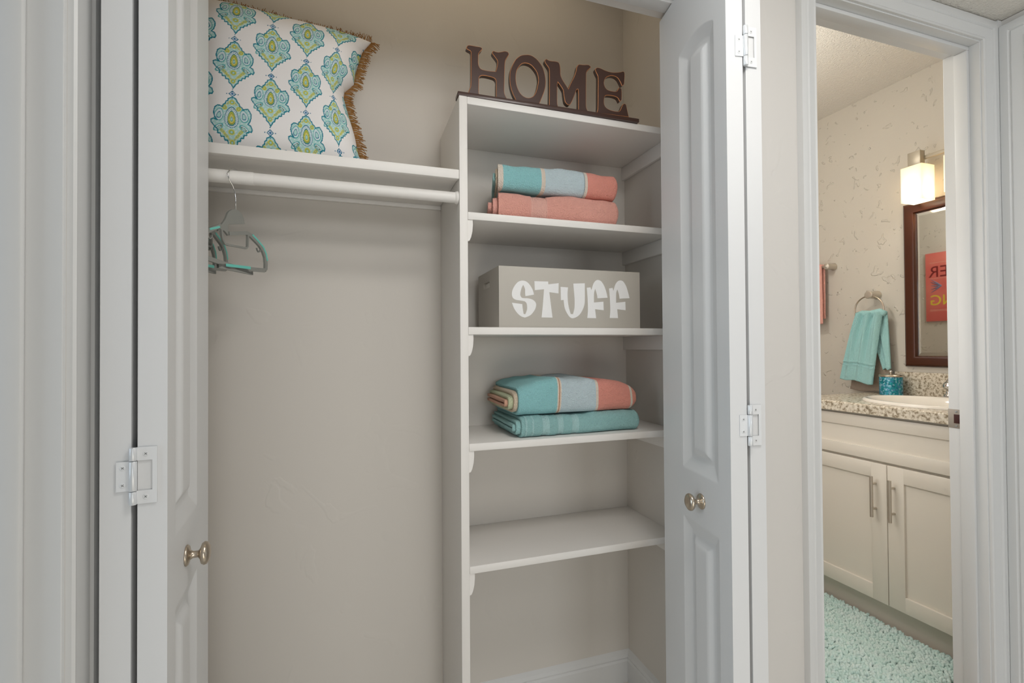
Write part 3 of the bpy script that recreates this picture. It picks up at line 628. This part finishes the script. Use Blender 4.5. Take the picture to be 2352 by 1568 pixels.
# ------------------------------------------------------------------ hangers
PHI = math.radians(29); hgD = np.array([math.sin(PHI), math.cos(PHI), 0]); hgN = np.array([hgD[1], -hgD[0], 0]); hg0 = np.array([-.2457, 1.2165, 1.4627])
def hs(x, y):
    p = at(475+x/6.03, 380+y/6.03, hg0, hgN); return ((p-hg0)@hgD, p[2])
def hang_pt(s, z, off=0): return tuple(np.array([hg0[0], hg0[1], z])+hgD*s+hgN*off)
hg = empty('clothes_hanger', (hg0[0], hg0[1], 1.55), label='grey plastic hanger with teal grips, nearest on the rod', cat='hanger', group='grey and teal hangers on the closet rod')
def band(pts, w, t=.0055):
    """flat bar along (s, z) points, width w in the hanger plane, thickness t"""
    P = [np.array(p) for p in pts]; n = len(P); V = []; Fc = []
    for i in range(n):
        d = P[min(i+1, n-1)]-P[max(i-1, 0)]; d = d/np.linalg.norm(d); nn = np.array([-d[1], d[0]]); ww = (w[i] if isinstance(w, list) else w)/2
        for sgn, o in ((1, -t/2), (1, t/2), (-1, t/2), (-1, -t/2)): q = P[i]+nn*ww*sgn; V.append(hang_pt(q[0], q[1], o))
    for i in range(n-1):
        for k in range(4): Fc.append((i*4+k, i*4+(k+1) % 4, (i+1)*4+(k+1) % 4, (i+1)*4+k))
    Fc += [(3, 2, 1, 0), tuple((n-1)*4+k for k in range(4))]; return V, Fc
arm = [hs(*p) for p in ((300, 940), (420, 938), (545, 935), (600, 968), (660, 1030), (725, 1100), (775, 1180), (805, 1270), (814, 1360), (812, 1430), (795, 1452))]
bot = [hs(*p) for p in ((795, 1452), (600, 1435), (400, 1412), (250, 1395), (150, 1388))]
mirror = lambda L: [(-s, z) for s, z in L]
hd = [hs(*p[:2])+tuple(p[2:]) for p in ((390,608),(440,622),(485,675),(515,735),(530,810,c),(300,815,c),(300,908,c),(300,970,c),(240,900),(165,905,c),(165,838,c),(215,805),(262,740),(300,650),(345,615))]
hl2 = [(p[0], p[1]) for p in catmull(hd, 5)]
flat_shape('hanger_neck', [hl2], (hg0[0], hg0[1], 0), hgD, (0, 0, 1), .0056, .0006, [M['grey']], hg)
mb = MB(); mb.add(*band(arm, .0085)); mb.add(*band([hs(165, 870)]+[(-s, z) for s, z in arm[3:]], .0085))
zb = bot[-1][1]; full = bot+[(0, zb)]+mirror(bot)[::-1]; mb.add(*band(full, .0095)); mb.build('hanger_frame', M['grey'], hg)
lp = [hs(*p) for p in ((200, 890), (205, 960), (218, 1030), (245, 1082), (300, 1100), (420, 1122), (545, 1145), (562, 1120), (565, 960))]
mb = MB(); mb.add(*band(lp, .0042, .005)); mb.build('trouser_loop', M['grey'], hg)
mb = MB(); mb.add(*band([hs(*p) for p in ((620, 960), (700, 1045), (770, 1130), (808, 1220), (826, 1320))], .0042, .0064)); mb.build('teal_grip', M['tealgrip'], hg)
MB().add(*band([hs(*p) for p in ((250, 1378), (420, 1398), (592, 1418))], .0062, .0064)).build('teal_grip', M['tealgrip'], hg)
MB().add(*band([(hs(165, 850)[0], hs(165, 850)[1]), (arm[5][0]*-1, arm[5][1]+.002)], .0042, .0064)).build('teal_grip', M['tealgrip'], hg)
mb = MB(); hk = [hs(*p) for p in ((740, 1165), (735, 1195), (715, 1198), (698, 1170), (690, 1140))]; mb.add(*band(hk, .002, .004)); mb.build('strap_hook', M['grey'], hg); MB().add(*band(mirror(hk), .002, .004)).build('strap_hook', M['grey'], hg)
RZ = 1.5343
hook = [(0, 1.4617), (0, 1.485), (-.002, 1.500), (-.008, 1.512), (-.018, 1.522), (-.0235, 1.534)]+[(-.0235*math.cos(t_), RZ-.004+.0215*math.sin(t_)) for t_ in np.linspace(.35, 3.2, 9)]
MB().tube([hang_pt(s, z) for s, z in hook], .0013, 8).build('hanger_hook', M['chrome'], hg, smooth=True)
for k, (dx, rz, lab) in enumerate(((-.0665, math.radians(13), 'grey hanger just behind the nearest one, mostly hidden by the left door'), (-.087, math.radians(15), 'grey hanger hanging furthest left, only a sliver showing past the door'))):
    c2 = copy_tree(hg); c2.location = (hg0[0]+dx, hg0[1]+.0, 1.55); c2.rotation_euler = (0, 0, rz); c2['label'] = lab

# ------------------------------------------------------------------ bathroom
XW = 2.55; YV0, YV1 = .985, 1.752; XF = 2.01; ZC = .908
van = empty('vanity_cabinet', (2.28, 1.37, 0), label='white shaker bathroom vanity cabinet below the granite counter', cat='cabinet')
mb = MB(); mb.box(XF+.02, XW-.002, YV0+.002, YV0+.020, .112, .862); mb.box(XF+.02, XW-.002, YV1-.030, YV1-.012, .112, .862); mb.box(XF+.02, XW-.002, YV0+.020, YV1-.030, .112, .130); mb.box(XW-.012, XW-.002, YV0+.020, YV1-.030, .130, .862); mb.box(XF+.02, XF+.038, YV0+.020, YV1-.030, .130, .862); mb.build('cabinet_body', M['bwhite'], van)
bx('toe_kick', 2.072, 2.09, YV0+.002, YV1-.012, 0.0, .112, M['bwhite'], van)
def shaker(name, y0, y1, z0, z1, parent, rail=.06):
    mb = MB(); x0, x1 = XF, XF+.02; b = .0015
    mb.box(x0, x1, y0, y0+rail, z0, z1, b); mb.box(x0, x1, y1-rail, y1, z0, z1, b); mb.box(x0, x1, y0+rail-.001, y1-rail+.001, z0, z0+rail, b); mb.box(x0, x1, y0+rail-.001, y1-rail+.001, z1-rail, z1, b)
    mb.box(x0+.009, x1-.002, y0+rail-.002, y1-rail+.002, z0+rail-.002, z1-rail+.002); return mb.build(name, M['bwhite'], parent, auto=40)
ym = 1.352
def handle(par, y):
    mb = MB(); mb.tube([(XF-.026, y, .458), (XF-.026, y, .621)], .0062, 14)
    for z in (.490, .590): mb.tube([(XF+.001, y, z), (XF-.026, y, z)], .0045, 10)
    mb.build('bar_handle', M['satin'], par, auto=40, label='brushed metal bar handle')
d1 = shaker('cabinet_door', YV0+.006, ym-.0015, .119, .672, van); handle(d1, ym-.027)
d2 = shaker('cabinet_door', ym+.0015, YV1-.014, .119, .672, van); handle(d2, ym+.043)
shaker('drawer_front', YV0+.006, YV1-.014, .682, .856, van, .048)
granite = mat('speckled_granite', (200, 188, 170), .25); nt = granite.node_tree; tc = nt.nodes.new('ShaderNodeTexCoord')
n1 = nt.nodes.new('ShaderNodeTexNoise'); n1.inputs['Scale'].default_value = 85; n1.inputs['Detail'].default_value = 6; n1.inputs['Roughness'].default_value = .7
cr = nt.nodes.new('ShaderNodeValToRGB'); e = cr.color_ramp.elements
e[0].position = .34; e[0].color = lin((118, 106, 90)); e[1].position = .62; e[1].color = lin((226, 218, 204)); k = e.new(.43); k.color = lin((160, 146, 124)); k = e.new(.5); k.color = lin((206, 196, 178))
nt.links.new(tc.outputs['Object'], n1.inputs['Vector']); nt.links.new(n1.outputs['Fac'], cr.inputs[0]); nt.links.new(cr.outputs[0], node_bsdf(granite).inputs['Base Color'])
ct = empty('countertop', (2.28, 1.37, .865), label='speckled beige granite bathroom countertop with backsplash', cat='countertop')
SXC, SYC, SAX, SAY = 2.245, 1.322, .205, .252
def slab():
    # slab with an oval cut for the basin
    n = 64; x0, x1, y0, y1 = 1.985, XW-.002, YV0+.002, YV1; V = []; Fc = []
    def rect(t):
        cx, cy = math.cos(t), math.sin(t); k = min(((x1-SXC) if cx > 0 else (SXC-x0))/max(abs(cx), 1e-9), ((y1-SYC) if cy > 0 else (SYC-y0))/max(abs(cy), 1e-9)); return (SXC+cx*k, SYC+cy*k)
    ts = sorted([2*math.pi*i/n for i in range(n)]+[math.atan2(yy-SYC, xx-SXC) % (2*math.pi) for xx in (x0, x1) for yy in (y0, y1)]); n = len(ts)
    for t in ts:
        o = rect(t); i_ = (SXC+.93*SAX*math.cos(t), SYC+.93*SAY*math.sin(t))
        ins = .006 if o[0] < x0+1e-6 else 0
        V += [(i_[0], i_[1], ZC), (o[0]+ins, o[1], ZC), (o[0], o[1], ZC-.006), (o[0], o[1], ZC-.040), (i_[0], i_[1], ZC-.040)]
    for i in range(n):
        j = (i+1) % n
        for k in range(5): Fc.append((i*5+k, i*5+(k+1) % 5, j*5+(k+1) % 5, j*5+k))
    return MB().add(V, Fc)
slab().build('counter_slab', granite, ct)
bx('backsplash', XW-.021, XW-.001, YV0+.002, 1.657, ZC, 1.018, granite, ct, b=.002)
sink = empty('sink', (SXC, SYC, ZC), label='white oval drop-in bathroom sink in the granite counter', cat='sink')
mb = MB(); prof = [(1.0, 0), (1.0, .006), (.975, .012), (.93, .012), (.89, .004), (.84, -.02), (.72, -.08), (.5, -.12), (.15, -.135), (.12, -.135)]; V = []; Fc = []; n = 56
prof = prof+[(.12, -.14), (.5, -.126), (.76, -.085), (.90, -.02), (.92, 0)]
for r_, z in prof: V += [(SXC+SAX*r_*math.cos(2*math.pi*i/n), SYC+SAY*r_*math.sin(2*math.pi*i/n), ZC+z+.0004) for i in range(n)]
m_ = len(prof)
for a in range(m_):
    for i in range(n): Fc.append((a*n+i, a*n+(i+1) % n, ((a+1) % m_)*n+(i+1) % n, ((a+1) % m_)*n+i))
mb.add(V, Fc).build('basin', M['ceramic'], sink, auto=50)
MB().lathe([(.026, 0), (.026, .003), (.012, .003), (.012, -.004), (0, -.004)], (SXC, SYC, ZC-.1355), (0, 0, 1), 24).build('drain', M['chrome'], sink, auto=40)
fa = empty('faucet', (2.475, SYC, ZC), label='chrome two-handle bathroom faucet behind the sink', cat='faucet')
mb = MB().box(2.4535, 2.502, SYC-.075, SYC+.095, ZC+.001, ZC+.016, .006); mb.build('faucet_base', M['chrome'], fa, auto=40)
mb = MB(); mb.tube([(2.475, SYC+.012, ZC+.014), (2.472, SYC+.012, ZC+.06), (2.455, SYC+.012, ZC+.095), (2.42, SYC+.012, ZC+.112), (2.385, SYC+.012, ZC+.104), (2.362, SYC+.012, ZC+.085)], [.017, .015, .013, .012, .0115, .011], 16)
mb.build('spout', M['chrome'], fa, smooth=True)
for s in (-.052, .075):
    mb = MB().lathe([(.021, 0), (.021, .004), (.013, .012), (.012, .026), (.021, .034), (.0235, .044), (.021, .056), (.012, .064), (0, .066)], (2.475, SYC+s, ZC+.015), (0, 0, 1), 24)
    mb.tube([(2.475, SYC+s-.008, ZC+.072), (2.472, SYC+s-.022, ZC+.10), (2.470, SYC+s-.026, ZC+.135), (2.463, SYC+s-.020, ZC+.147), (2.452, SYC+s-.014, ZC+.148)], [.006, .0055, .0055, .0065, .004], 10)
    mb.build('faucet_handle', M['chrome'], fa, smooth=True)

# mirror with bevelled edge
mi = empty('framed_mirror', (2.54, 1.31, 1.43), label='rectangular bathroom mirror in a dark walnut frame', cat='mirror')
MY0, MY1, MZ0, MZ1, FW = 1.0, 1.612, 1.045, 1.822, .050
fp = [(0, 0), (0, .012), (.004, .018), (.012, .021), (.040, .021), (.047, .016), (.050, .010), (.050, 0)]
def frame4(prof, y0, y1, z0, z1):
    V = []; n = len(prof)
    for (y, z), (dy, dz) in (((y0, z0), (-1, -1)), ((y0, z1), (-1, 1)), ((y1, z1), (1, 1)), ((y1, z0), (1, -1))): V += [(XW-.001-t, y+dy*w, z+dz*w) for w, t in prof]
    return MB().add(V, [(i*n+k, i*n+(k+1) % n, ((i+1) % 4)*n+(k+1) % n, ((i+1) % 4)*n+k) for i in range(4) for k in range(n)])
frame4(fp, MY0+FW, MY1-FW, MZ0+FW, MZ1-FW).build('mirror_frame', M['frame'], mi, auto=35)
glass = mat('silvered_glass', (235, 235, 232), .02, 1)
y0, y1, z0, z1 = MY0+FW-.002, MY1-FW+.002, MZ0+FW-.002, MZ1-FW+.002; bv = .018; xb, xf = XW-.006, XW-.0085
MB().add([(xb, y0, z0), (xb, y1, z0), (xb, y1, z1), (xb, y0, z1), (xf, y0+bv, z0+bv), (xf, y1-bv, z0+bv), (xf, y1-bv, z1-bv), (xf, y0+bv, z1-bv), (XW-.002, y0, z0), (XW-.002, y1, z0), (XW-.002, y1, z1), (XW-.002, y0, z1)],
    [(4, 7, 6, 5), (0, 4, 5, 1), (1, 5, 6, 2), (2, 6, 7, 3), (3, 7, 4, 0), (8, 9, 10, 11), (0, 1, 9, 8), (1, 2, 10, 9), (2, 3, 11, 10), (3, 0, 8, 11)]).build('mirror_glass', glass, mi)

# vanity light
vl = empty('vanity_light', (2.5, 1.33, 1.99), label='three-shade vanity light with frosted glass boxes above the mirror', cat='wall lamp')
bx('wall_plate', XW-.018, XW-.001, 1.27, 1.39, 1.955, 2.055, M['ivory'], vl, b=.003)
bx('bar', 2.464, 2.478, 1.13, 1.53, 1.990, 2.006, M['ivory'], vl, b=.002)
bx('bar_arm', 2.478, XW-.018, 1.32, 1.34, 1.990, 2.006, M['ivory'], vl, b=.002)
fg = bpy.data.materials.new('lit_frosted_glass'); fg.use_nodes = True; nt = fg.node_tree; nt.nodes.clear()
ou = nt.nodes.new('ShaderNodeOutputMaterial'); df = nt.nodes.new('ShaderNodeBsdfDiffuse'); tr = nt.nodes.new('ShaderNodeBsdfTranslucent'); ms = nt.nodes.new('ShaderNodeMixShader'); em = nt.nodes.new('ShaderNodeEmission'); ad = nt.nodes.new('ShaderNodeAddShader')
df.inputs[0].default_value = (.92, .88, .8, 1); tr.inputs[0].default_value = (.95, .88, .74, 1); ms.inputs[0].default_value = .6; em.inputs[0].default_value = (1, .86, .62, 1); em.inputs[1].default_value = .25
nt.links.new(df.outputs[0], ms.inputs[1]); nt.links.new(tr.outputs[0], ms.inputs[2]); nt.links.new(ms.outputs[0], ad.inputs[0]); nt.links.new(em.outputs[0], ad.inputs[1]); nt.links.new(ad.outputs[0], ou.inputs[0])
bulbm = bpy.data.materials.new('lit_bulb'); bulbm.use_nodes = True; nb_ = bulbm.node_tree.nodes['Principled BSDF']; nb_.inputs['Emission Color'].default_value = (1, .86, .66, 1); nb_.inputs['Emission Strength'].default_value = 5
for y in (1.501, 1.33, 1.16):
    x0, x1, z0, z1 = 2.418, 2.504, 1.803, 1.962; a = .0435
    bx('socket_block', 2.438, 2.470, y-.026, y+.026, 1.966, 2.030, M['ivory'], vl, b=.001)
    bx('shade_cap', 2.424, 2.498, y-.036, y+.036, 1.962, 1.9665, M['ivory'], vl, b=.001)
    mb = MB()
    def tubebox(q):
        V = []
        for (xx0, xx1, ya, yb) in ((x0, x1, y-a, y+a), (x0+q, x1-q, y-a+q, y+a-q)):
            for z in (z0, z1): V += [(xx0, ya, z), (xx1, ya, z), (xx1, yb, z), (xx0, yb, z)]
        Fc = []
        for k in range(4):
            j = (k+1) % 4; Fc += [(k, j, 4+j, 4+k), (8+k, 12+k, 12+j, 8+j), (k, 8+k, 8+j, j), (4+k, 4+j, 12+j, 12+k)]
        return V, Fc
    mb.add(*tubebox(.004)); s_ = mb.build('lamp_shade', fg, vl, label='frosted glass box shade, lit')
    MB().lathe([(.0, -.05), (.014, -.045), (.022, -.028), (.024, -.012), (.018, .01), (.012, .03), (.012, .045)], (2.461, y, 1.905), (0, 0, 1), 16).build('light_bulb', bulbm, s_, smooth=True)
    l = bpy.data.lights.new('bulb_light', 'POINT'); l.energy = .95; l.color = (1, .93, .82); l.shadow_soft_size = .02
    lo = bpy.data.objects.new('bulb_light', l); C.objects.link(lo); lo.location = (2.461, y, 1.835)

# towel ring with two towels
tr_ = empty('towel_ring', (2.53, 1.735, 1.40), label='brushed nickel towel ring on the bathroom wall', cat='towel ring')
RY, RZ2, RX = 1.735, 1.325, 2.488
MB().lathe([(.022, 0), (.022, .006), (.0185, .012), (.0185, .060), (.020, .064), (.016, .068), (0, .069)], (XW-.001, RY+.012, 1.403), (-1, 0, 0), 24).build('wall_post', M['satin'], tr_, auto=40)
MB().tube([(RX+.0*math.cos(t), RY+.012+.072*math.sin(t), RZ2+.072*math.cos(t)) for t in np.linspace(0, 2*math.pi, 40, endpoint=False)], .0035, 8, closed=True).build('ring', M['nickel'], tr_, smooth=True)
def drape(name, m, top, botw, xoff, zt, zb0, zb1, parent, th=.006, folds=4, amp=.009, seed=0, seg=60, band_=None, xbot=0):
    """hanging cloth panel: top=(y0,y1) at zt, botw=(y0,y1) at the bottom; zb0/zb1 bottom heights at the two sides"""
    r = np.random.default_rng(seed); p = r.uniform(0, 6.28, 4); V = []; na, nz = seg, 90
    for sd in (0, 1):
        for i in range(na):
            a = i/(na-1)
            for j in range(nz):
                q = j/(nz-1); y = (top[0]+(top[1]-top[0])*a)*(1-q**.8)+(botw[0]+(botw[1]-botw[0])*a)*q**.8
                zb = zb0+(zb1-zb0)*a+.004*math.sin(a*9+p[0]); z = zt+(zb-zt)*q
                g = amp*(1-.75*q)*(math.sin(a*folds*2*math.pi+p[1]+.8*q)+.5*math.sin(a*folds*3.7*math.pi+p[2]))
                x = xoff+xbot*q+g; e = th*(1 if 0 < i < na-1 else .25)
                if band_: e *= 1.5 if (band_[0] < q < band_[1] or band_[2] < q < band_[3]) else (.55 if band_[1] <= q <= band_[2] else 1)
                V.append((x-e if sd == 0 else x+e, y, z))
    n = na*nz; Fc = []
    for i in range(na-1):
        for j in range(nz-1):
            k = i*nz+j; Fc += [(k, k+1, k+nz+1, k+nz), (n+k, n+k+nz, n+k+nz+1, n+k+1)]
    for i in range(na-1): Fc += [(i*nz, (i+1)*nz, n+(i+1)*nz, n+i*nz), (i*nz+nz-1, n+i*nz+nz-1, n+(i+1)*nz+nz-1, (i+1)*nz+nz-1)]
    for j in range(nz-1): Fc += [(j, n+j, n+j+1, j+1), ((na-1)*nz+j, (na-1)*nz+j+1, n+(na-1)*nz+j+1, n+(na-1)*nz+j)]
    return mesh(name, V, Fc, m, parent, True)
tb = empty('bath_towel', (2.51, 1.75, .95), label='taupe towel hanging behind the aqua towel on the ring', cat='towel')
drape('towel_front', M['taupe'], (1.675, 1.79), (1.662, 1.868), 2.515, 1.30, .914, .914, tb, .007, 3, .004, 5, band_=(.86, .88, .96, .97))
th_ = empty('hand_towel', (2.48, 1.75, 1.0), label='aqua hand towel draped over the towel ring', cat='towel')
drape('towel_front', M['aquat'], (1.672, 1.800), (1.712, 1.880), 2.468, 1.312, .952, .975, th_, .006, 3, .011, 6, band_=(.715, .735, .765, .785), xbot=-.012)
drape('towel_back', M['aquat'], (1.668, 1.79), (1.655, 1.688), 2.498, 1.305, 1.030, 1.030, th_, .006, 2, .004, 8)
MB().tube([(2.483, 1.664, 1.302), (2.483, 1.69, 1.311), (2.483, 1.735, 1.303), (2.483, 1.775, 1.308), (2.483, 1.806, 1.305)], [.013, .0185, .019, .018, .012], 12).build('towel_crest', M['aquat'], th_, smooth=True)

# canister
cn = empty('canister', (2.462, 1.630, ZC), label='teal mosaic canister with a silver lid beside the sink', cat='canister')
mos = mat('teal_mosaic', (40, 140, 160), .25, .3); nt = mos.node_tree; tc = nt.nodes.new('ShaderNodeTexCoord'); vo = nt.nodes.new('ShaderNodeTexVoronoi'); vo.inputs['Scale'].default_value = 130
cr = nt.nodes.new('ShaderNodeValToRGB'); e = cr.color_ramp.elements; e[0].color = lin((14, 96, 120)); e[1].color = lin((150, 206, 216)); k = e.new(.35); k.color = lin((20, 150, 160)); k = e.new(.65); k.color = lin((60, 130, 170))
sp_ = nt.nodes.new('ShaderNodeSeparateColor'); v2 = nt.nodes.new('ShaderNodeTexVoronoi'); v2.feature = 'DISTANCE_TO_EDGE'; v2.inputs['Scale'].default_value = 130
bp = nt.nodes.new('ShaderNodeBump'); bp.inputs['Distance'].default_value = .002
for v in (vo, v2): nt.links.new(tc.outputs['Object'], v.inputs['Vector'])
nt.links.new(vo.outputs['Color'], sp_.inputs[0]); nt.links.new(sp_.outputs[0], cr.inputs[0]); nt.links.new(cr.outputs[0], node_bsdf(mos).inputs['Base Color']); nt.links.new(v2.outputs[0], bp.inputs['Height']); nt.links.new(bp.outputs[0], node_bsdf(mos).inputs['Normal'])
MB().lathe([(.043, 0), (.046, .002), (.046, .088), (.043, .09), (.040, .09), (.040, .006), (0, .006)], (2.462, 1.630, ZC+.0005), (0, 0, 1), 40).build('canister_body', mos, cn, auto=40)
MB().lathe([(.0475, .088), (.048, .094), (.045, .098), (.018, .1005), (0, .101)], (2.462, 1.630, ZC), (0, 0, 1), 40).build('lid', M['nickel'], cn, auto=40, label='silver metal lid')
MB().lathe([(.0035, .100), (.003, .105), (.0065, .109), (.0065, .114), (.003, .118), (0, .1185)], (2.462, 1.630, ZC), (0, 0, 1), 16).build('lid_knob', M['chrome'], cn, smooth=True)

# towel bar on the far wall stretch, pink towel
bar = empty('towel_bar', (2.52, 2.1, 1.59), label='nickel towel bar, only its near post showing beside the door casing', cat='towel bar')
for y in (1.978, 2.45): MB().lathe([(.020, 0), (.020, .006), (.016, .012), (.016, .058), (0, .064)], (XW-.001, y, 1.585), (-1, 0, 0), 20).build('wall_post', M['satin'], bar, auto=40)
MB().tube([(2.50, 1.978, 1.585), (2.50, 2.45, 1.585)], .008, 12).build('rod', M['satin'], bar, auto=40)
pk = empty('pink_towel', (2.5, 2.15, 1.4), label='coral pink towel on the bar, a sliver at the door casing', cat='towel')
drape('towel_front', M['coral'], (2.003, 2.36), (1.998, 2.37), 2.487, 1.60, 1.27, 1.27, pk, .004, 3, .003, 9)
drape('towel_back', M['coral'], (2.003, 2.36), (2.003, 2.36), 2.513, 1.60, 1.30, 1.30, pk, .004, 3, .002, 9)

# poster on the opposite bathroom wall (seen in the mirror)
po = empty('wall_poster', (1.05, 2.16, 1.56), label='coral poster with lettering on the far bathroom wall, seen in the mirror', cat='poster')
posterm = mat('coral_print', (226, 112, 104), .6, var=(6, (232, 132, 118)))
bx('poster_panel', 1.0455, 1.058, 1.93, 2.412, 1.318, 1.815, posterm, po, b=.001)
def text(s, size, y1, z, m, par, lab):
    cu = bpy.data.curves.new('t', 'FONT'); cu.body = s; cu.size = size; cu.extrude = .0003; cu.align_x = 'RIGHT'
    t = bpy.data.objects.new('t', cu); C.objects.link(t); bpy.context.view_layer.update()
    me = bpy.data.meshes.new_from_object(t.evaluated_get(bpy.context.evaluated_depsgraph_get())); bpy.data.objects.remove(t); bpy.data.curves.remove(cu)
    me.transform(Matrix(((0, 0, 1, 1.0585), (1, 0, 0, y1), (0, 1, 0, z), (0, 0, 0, 1)))); me.materials.clear(); me.materials.append(m); me.name = 'lettering'
    o = bpy.data.objects.new('lettering', me); C.objects.link(o); attach(o, par); o['label'] = lab
text('ER', .115, 2.392, 1.638, mat('dark_red_ink', (120, 22, 24), .6), po, 'dark red letters ER')
text('ING', .105, 2.388, 1.435, mat('yellow_ink', (232, 206, 70), .6), po, 'yellow letters ING')
mb = MB()
for k in range(5):
    a = -.5+k*.28; mb.tube([(1.0588, 2.31, 1.572), (1.0588, 2.34, 1.572+.03*math.sin(a*1.5)), (1.0588, 2.378, 1.572+.06*math.sin(a*1.7))], [.002, .0042, .001], 6)
mb.build('leaf_motif', mat('grey_blue_ink', (140, 140, 168), .6), po)
pale = mat('pale_ink', (240, 190, 170), .6)
for z in (1.742, 1.628, 1.400, 1.392): bx('rule_line', 1.058, 1.0585, 2.05, 2.385, z, z+.002, pale, po)

# bath rug of chenille nubs
rug = empty('bath_rug', (1.7, 1.5, 0), label='aqua shaggy chenille bath mat on the bathroom floor', cat='rug')
RX0, RX1, RY0, RY1, RR = 1.38, 2.045, 1.085, 1.98, .05
pts = []
for (cx, cy, a0) in ((RX1-RR, RY1-RR, 0), (RX0+RR, RY1-RR, 90), (RX0+RR, RY0+RR, 180), (RX1-RR, RY0+RR, 270)): pts += [(cx+RR*math.cos(math.radians(a0+k*15)), cy+RR*math.sin(math.radians(a0+k*15))) for k in range(7)]
MB().prism(pts, lambda p: (p[0], p[1], .001), lambda p: (p[0], p[1], .007)).build('rug_backing', terry('rug_backing', (150, 190, 184)), rug)
bm = bmesh.new(); bmesh.ops.create_icosphere(bm, subdivisions=2, radius=1); iv = np.array([v.co[:] for v in bm.verts]); fi = np.array([[v.index for v in f.verts] for f in bm.faces]); bm.free()
Vs = []; Fs = []; n = 0; y = RY0
while y < RY1:
    x = RX0+(.0055 if int((y-RY0)/.0098) % 2 else 0)
    while x < RX1:
        px, py = x+random.uniform(-.0035, .0035), y+random.uniform(-.0035, .0035)
        dx = max(abs(px-(RX0+RX1)/2)-((RX1-RX0)/2-RR), 0); dy = max(abs(py-(RY0+RY1)/2)-((RY1-RY0)/2-RR), 0)
        if math.hypot(dx, dy) < RR:
            s = random.uniform(.0056, .0078); R_ = np.array(Matrix.Rotation(random.uniform(0, 3.1), 3, 'Z') @ Matrix.Rotation(random.uniform(.2, 1.2), 3, 'X'))
            Vs.append((iv*[s*.9, s*.9, s*1.6])@R_.T+[px, py, .014+random.uniform(-.001, .006)]); Fs.append(fi+n); n += len(iv)
        x += .0108
    y += .0098
rugm = mat('aqua_chenille', (208, 232, 226), .95, bump=(700, .6, .002), var=(30, (222, 238, 234)), spec=.1)
o = mesh('rug_pile', np.concatenate(Vs), np.concatenate(Fs), rugm, rug, True); o['kind'] = 'stuff'
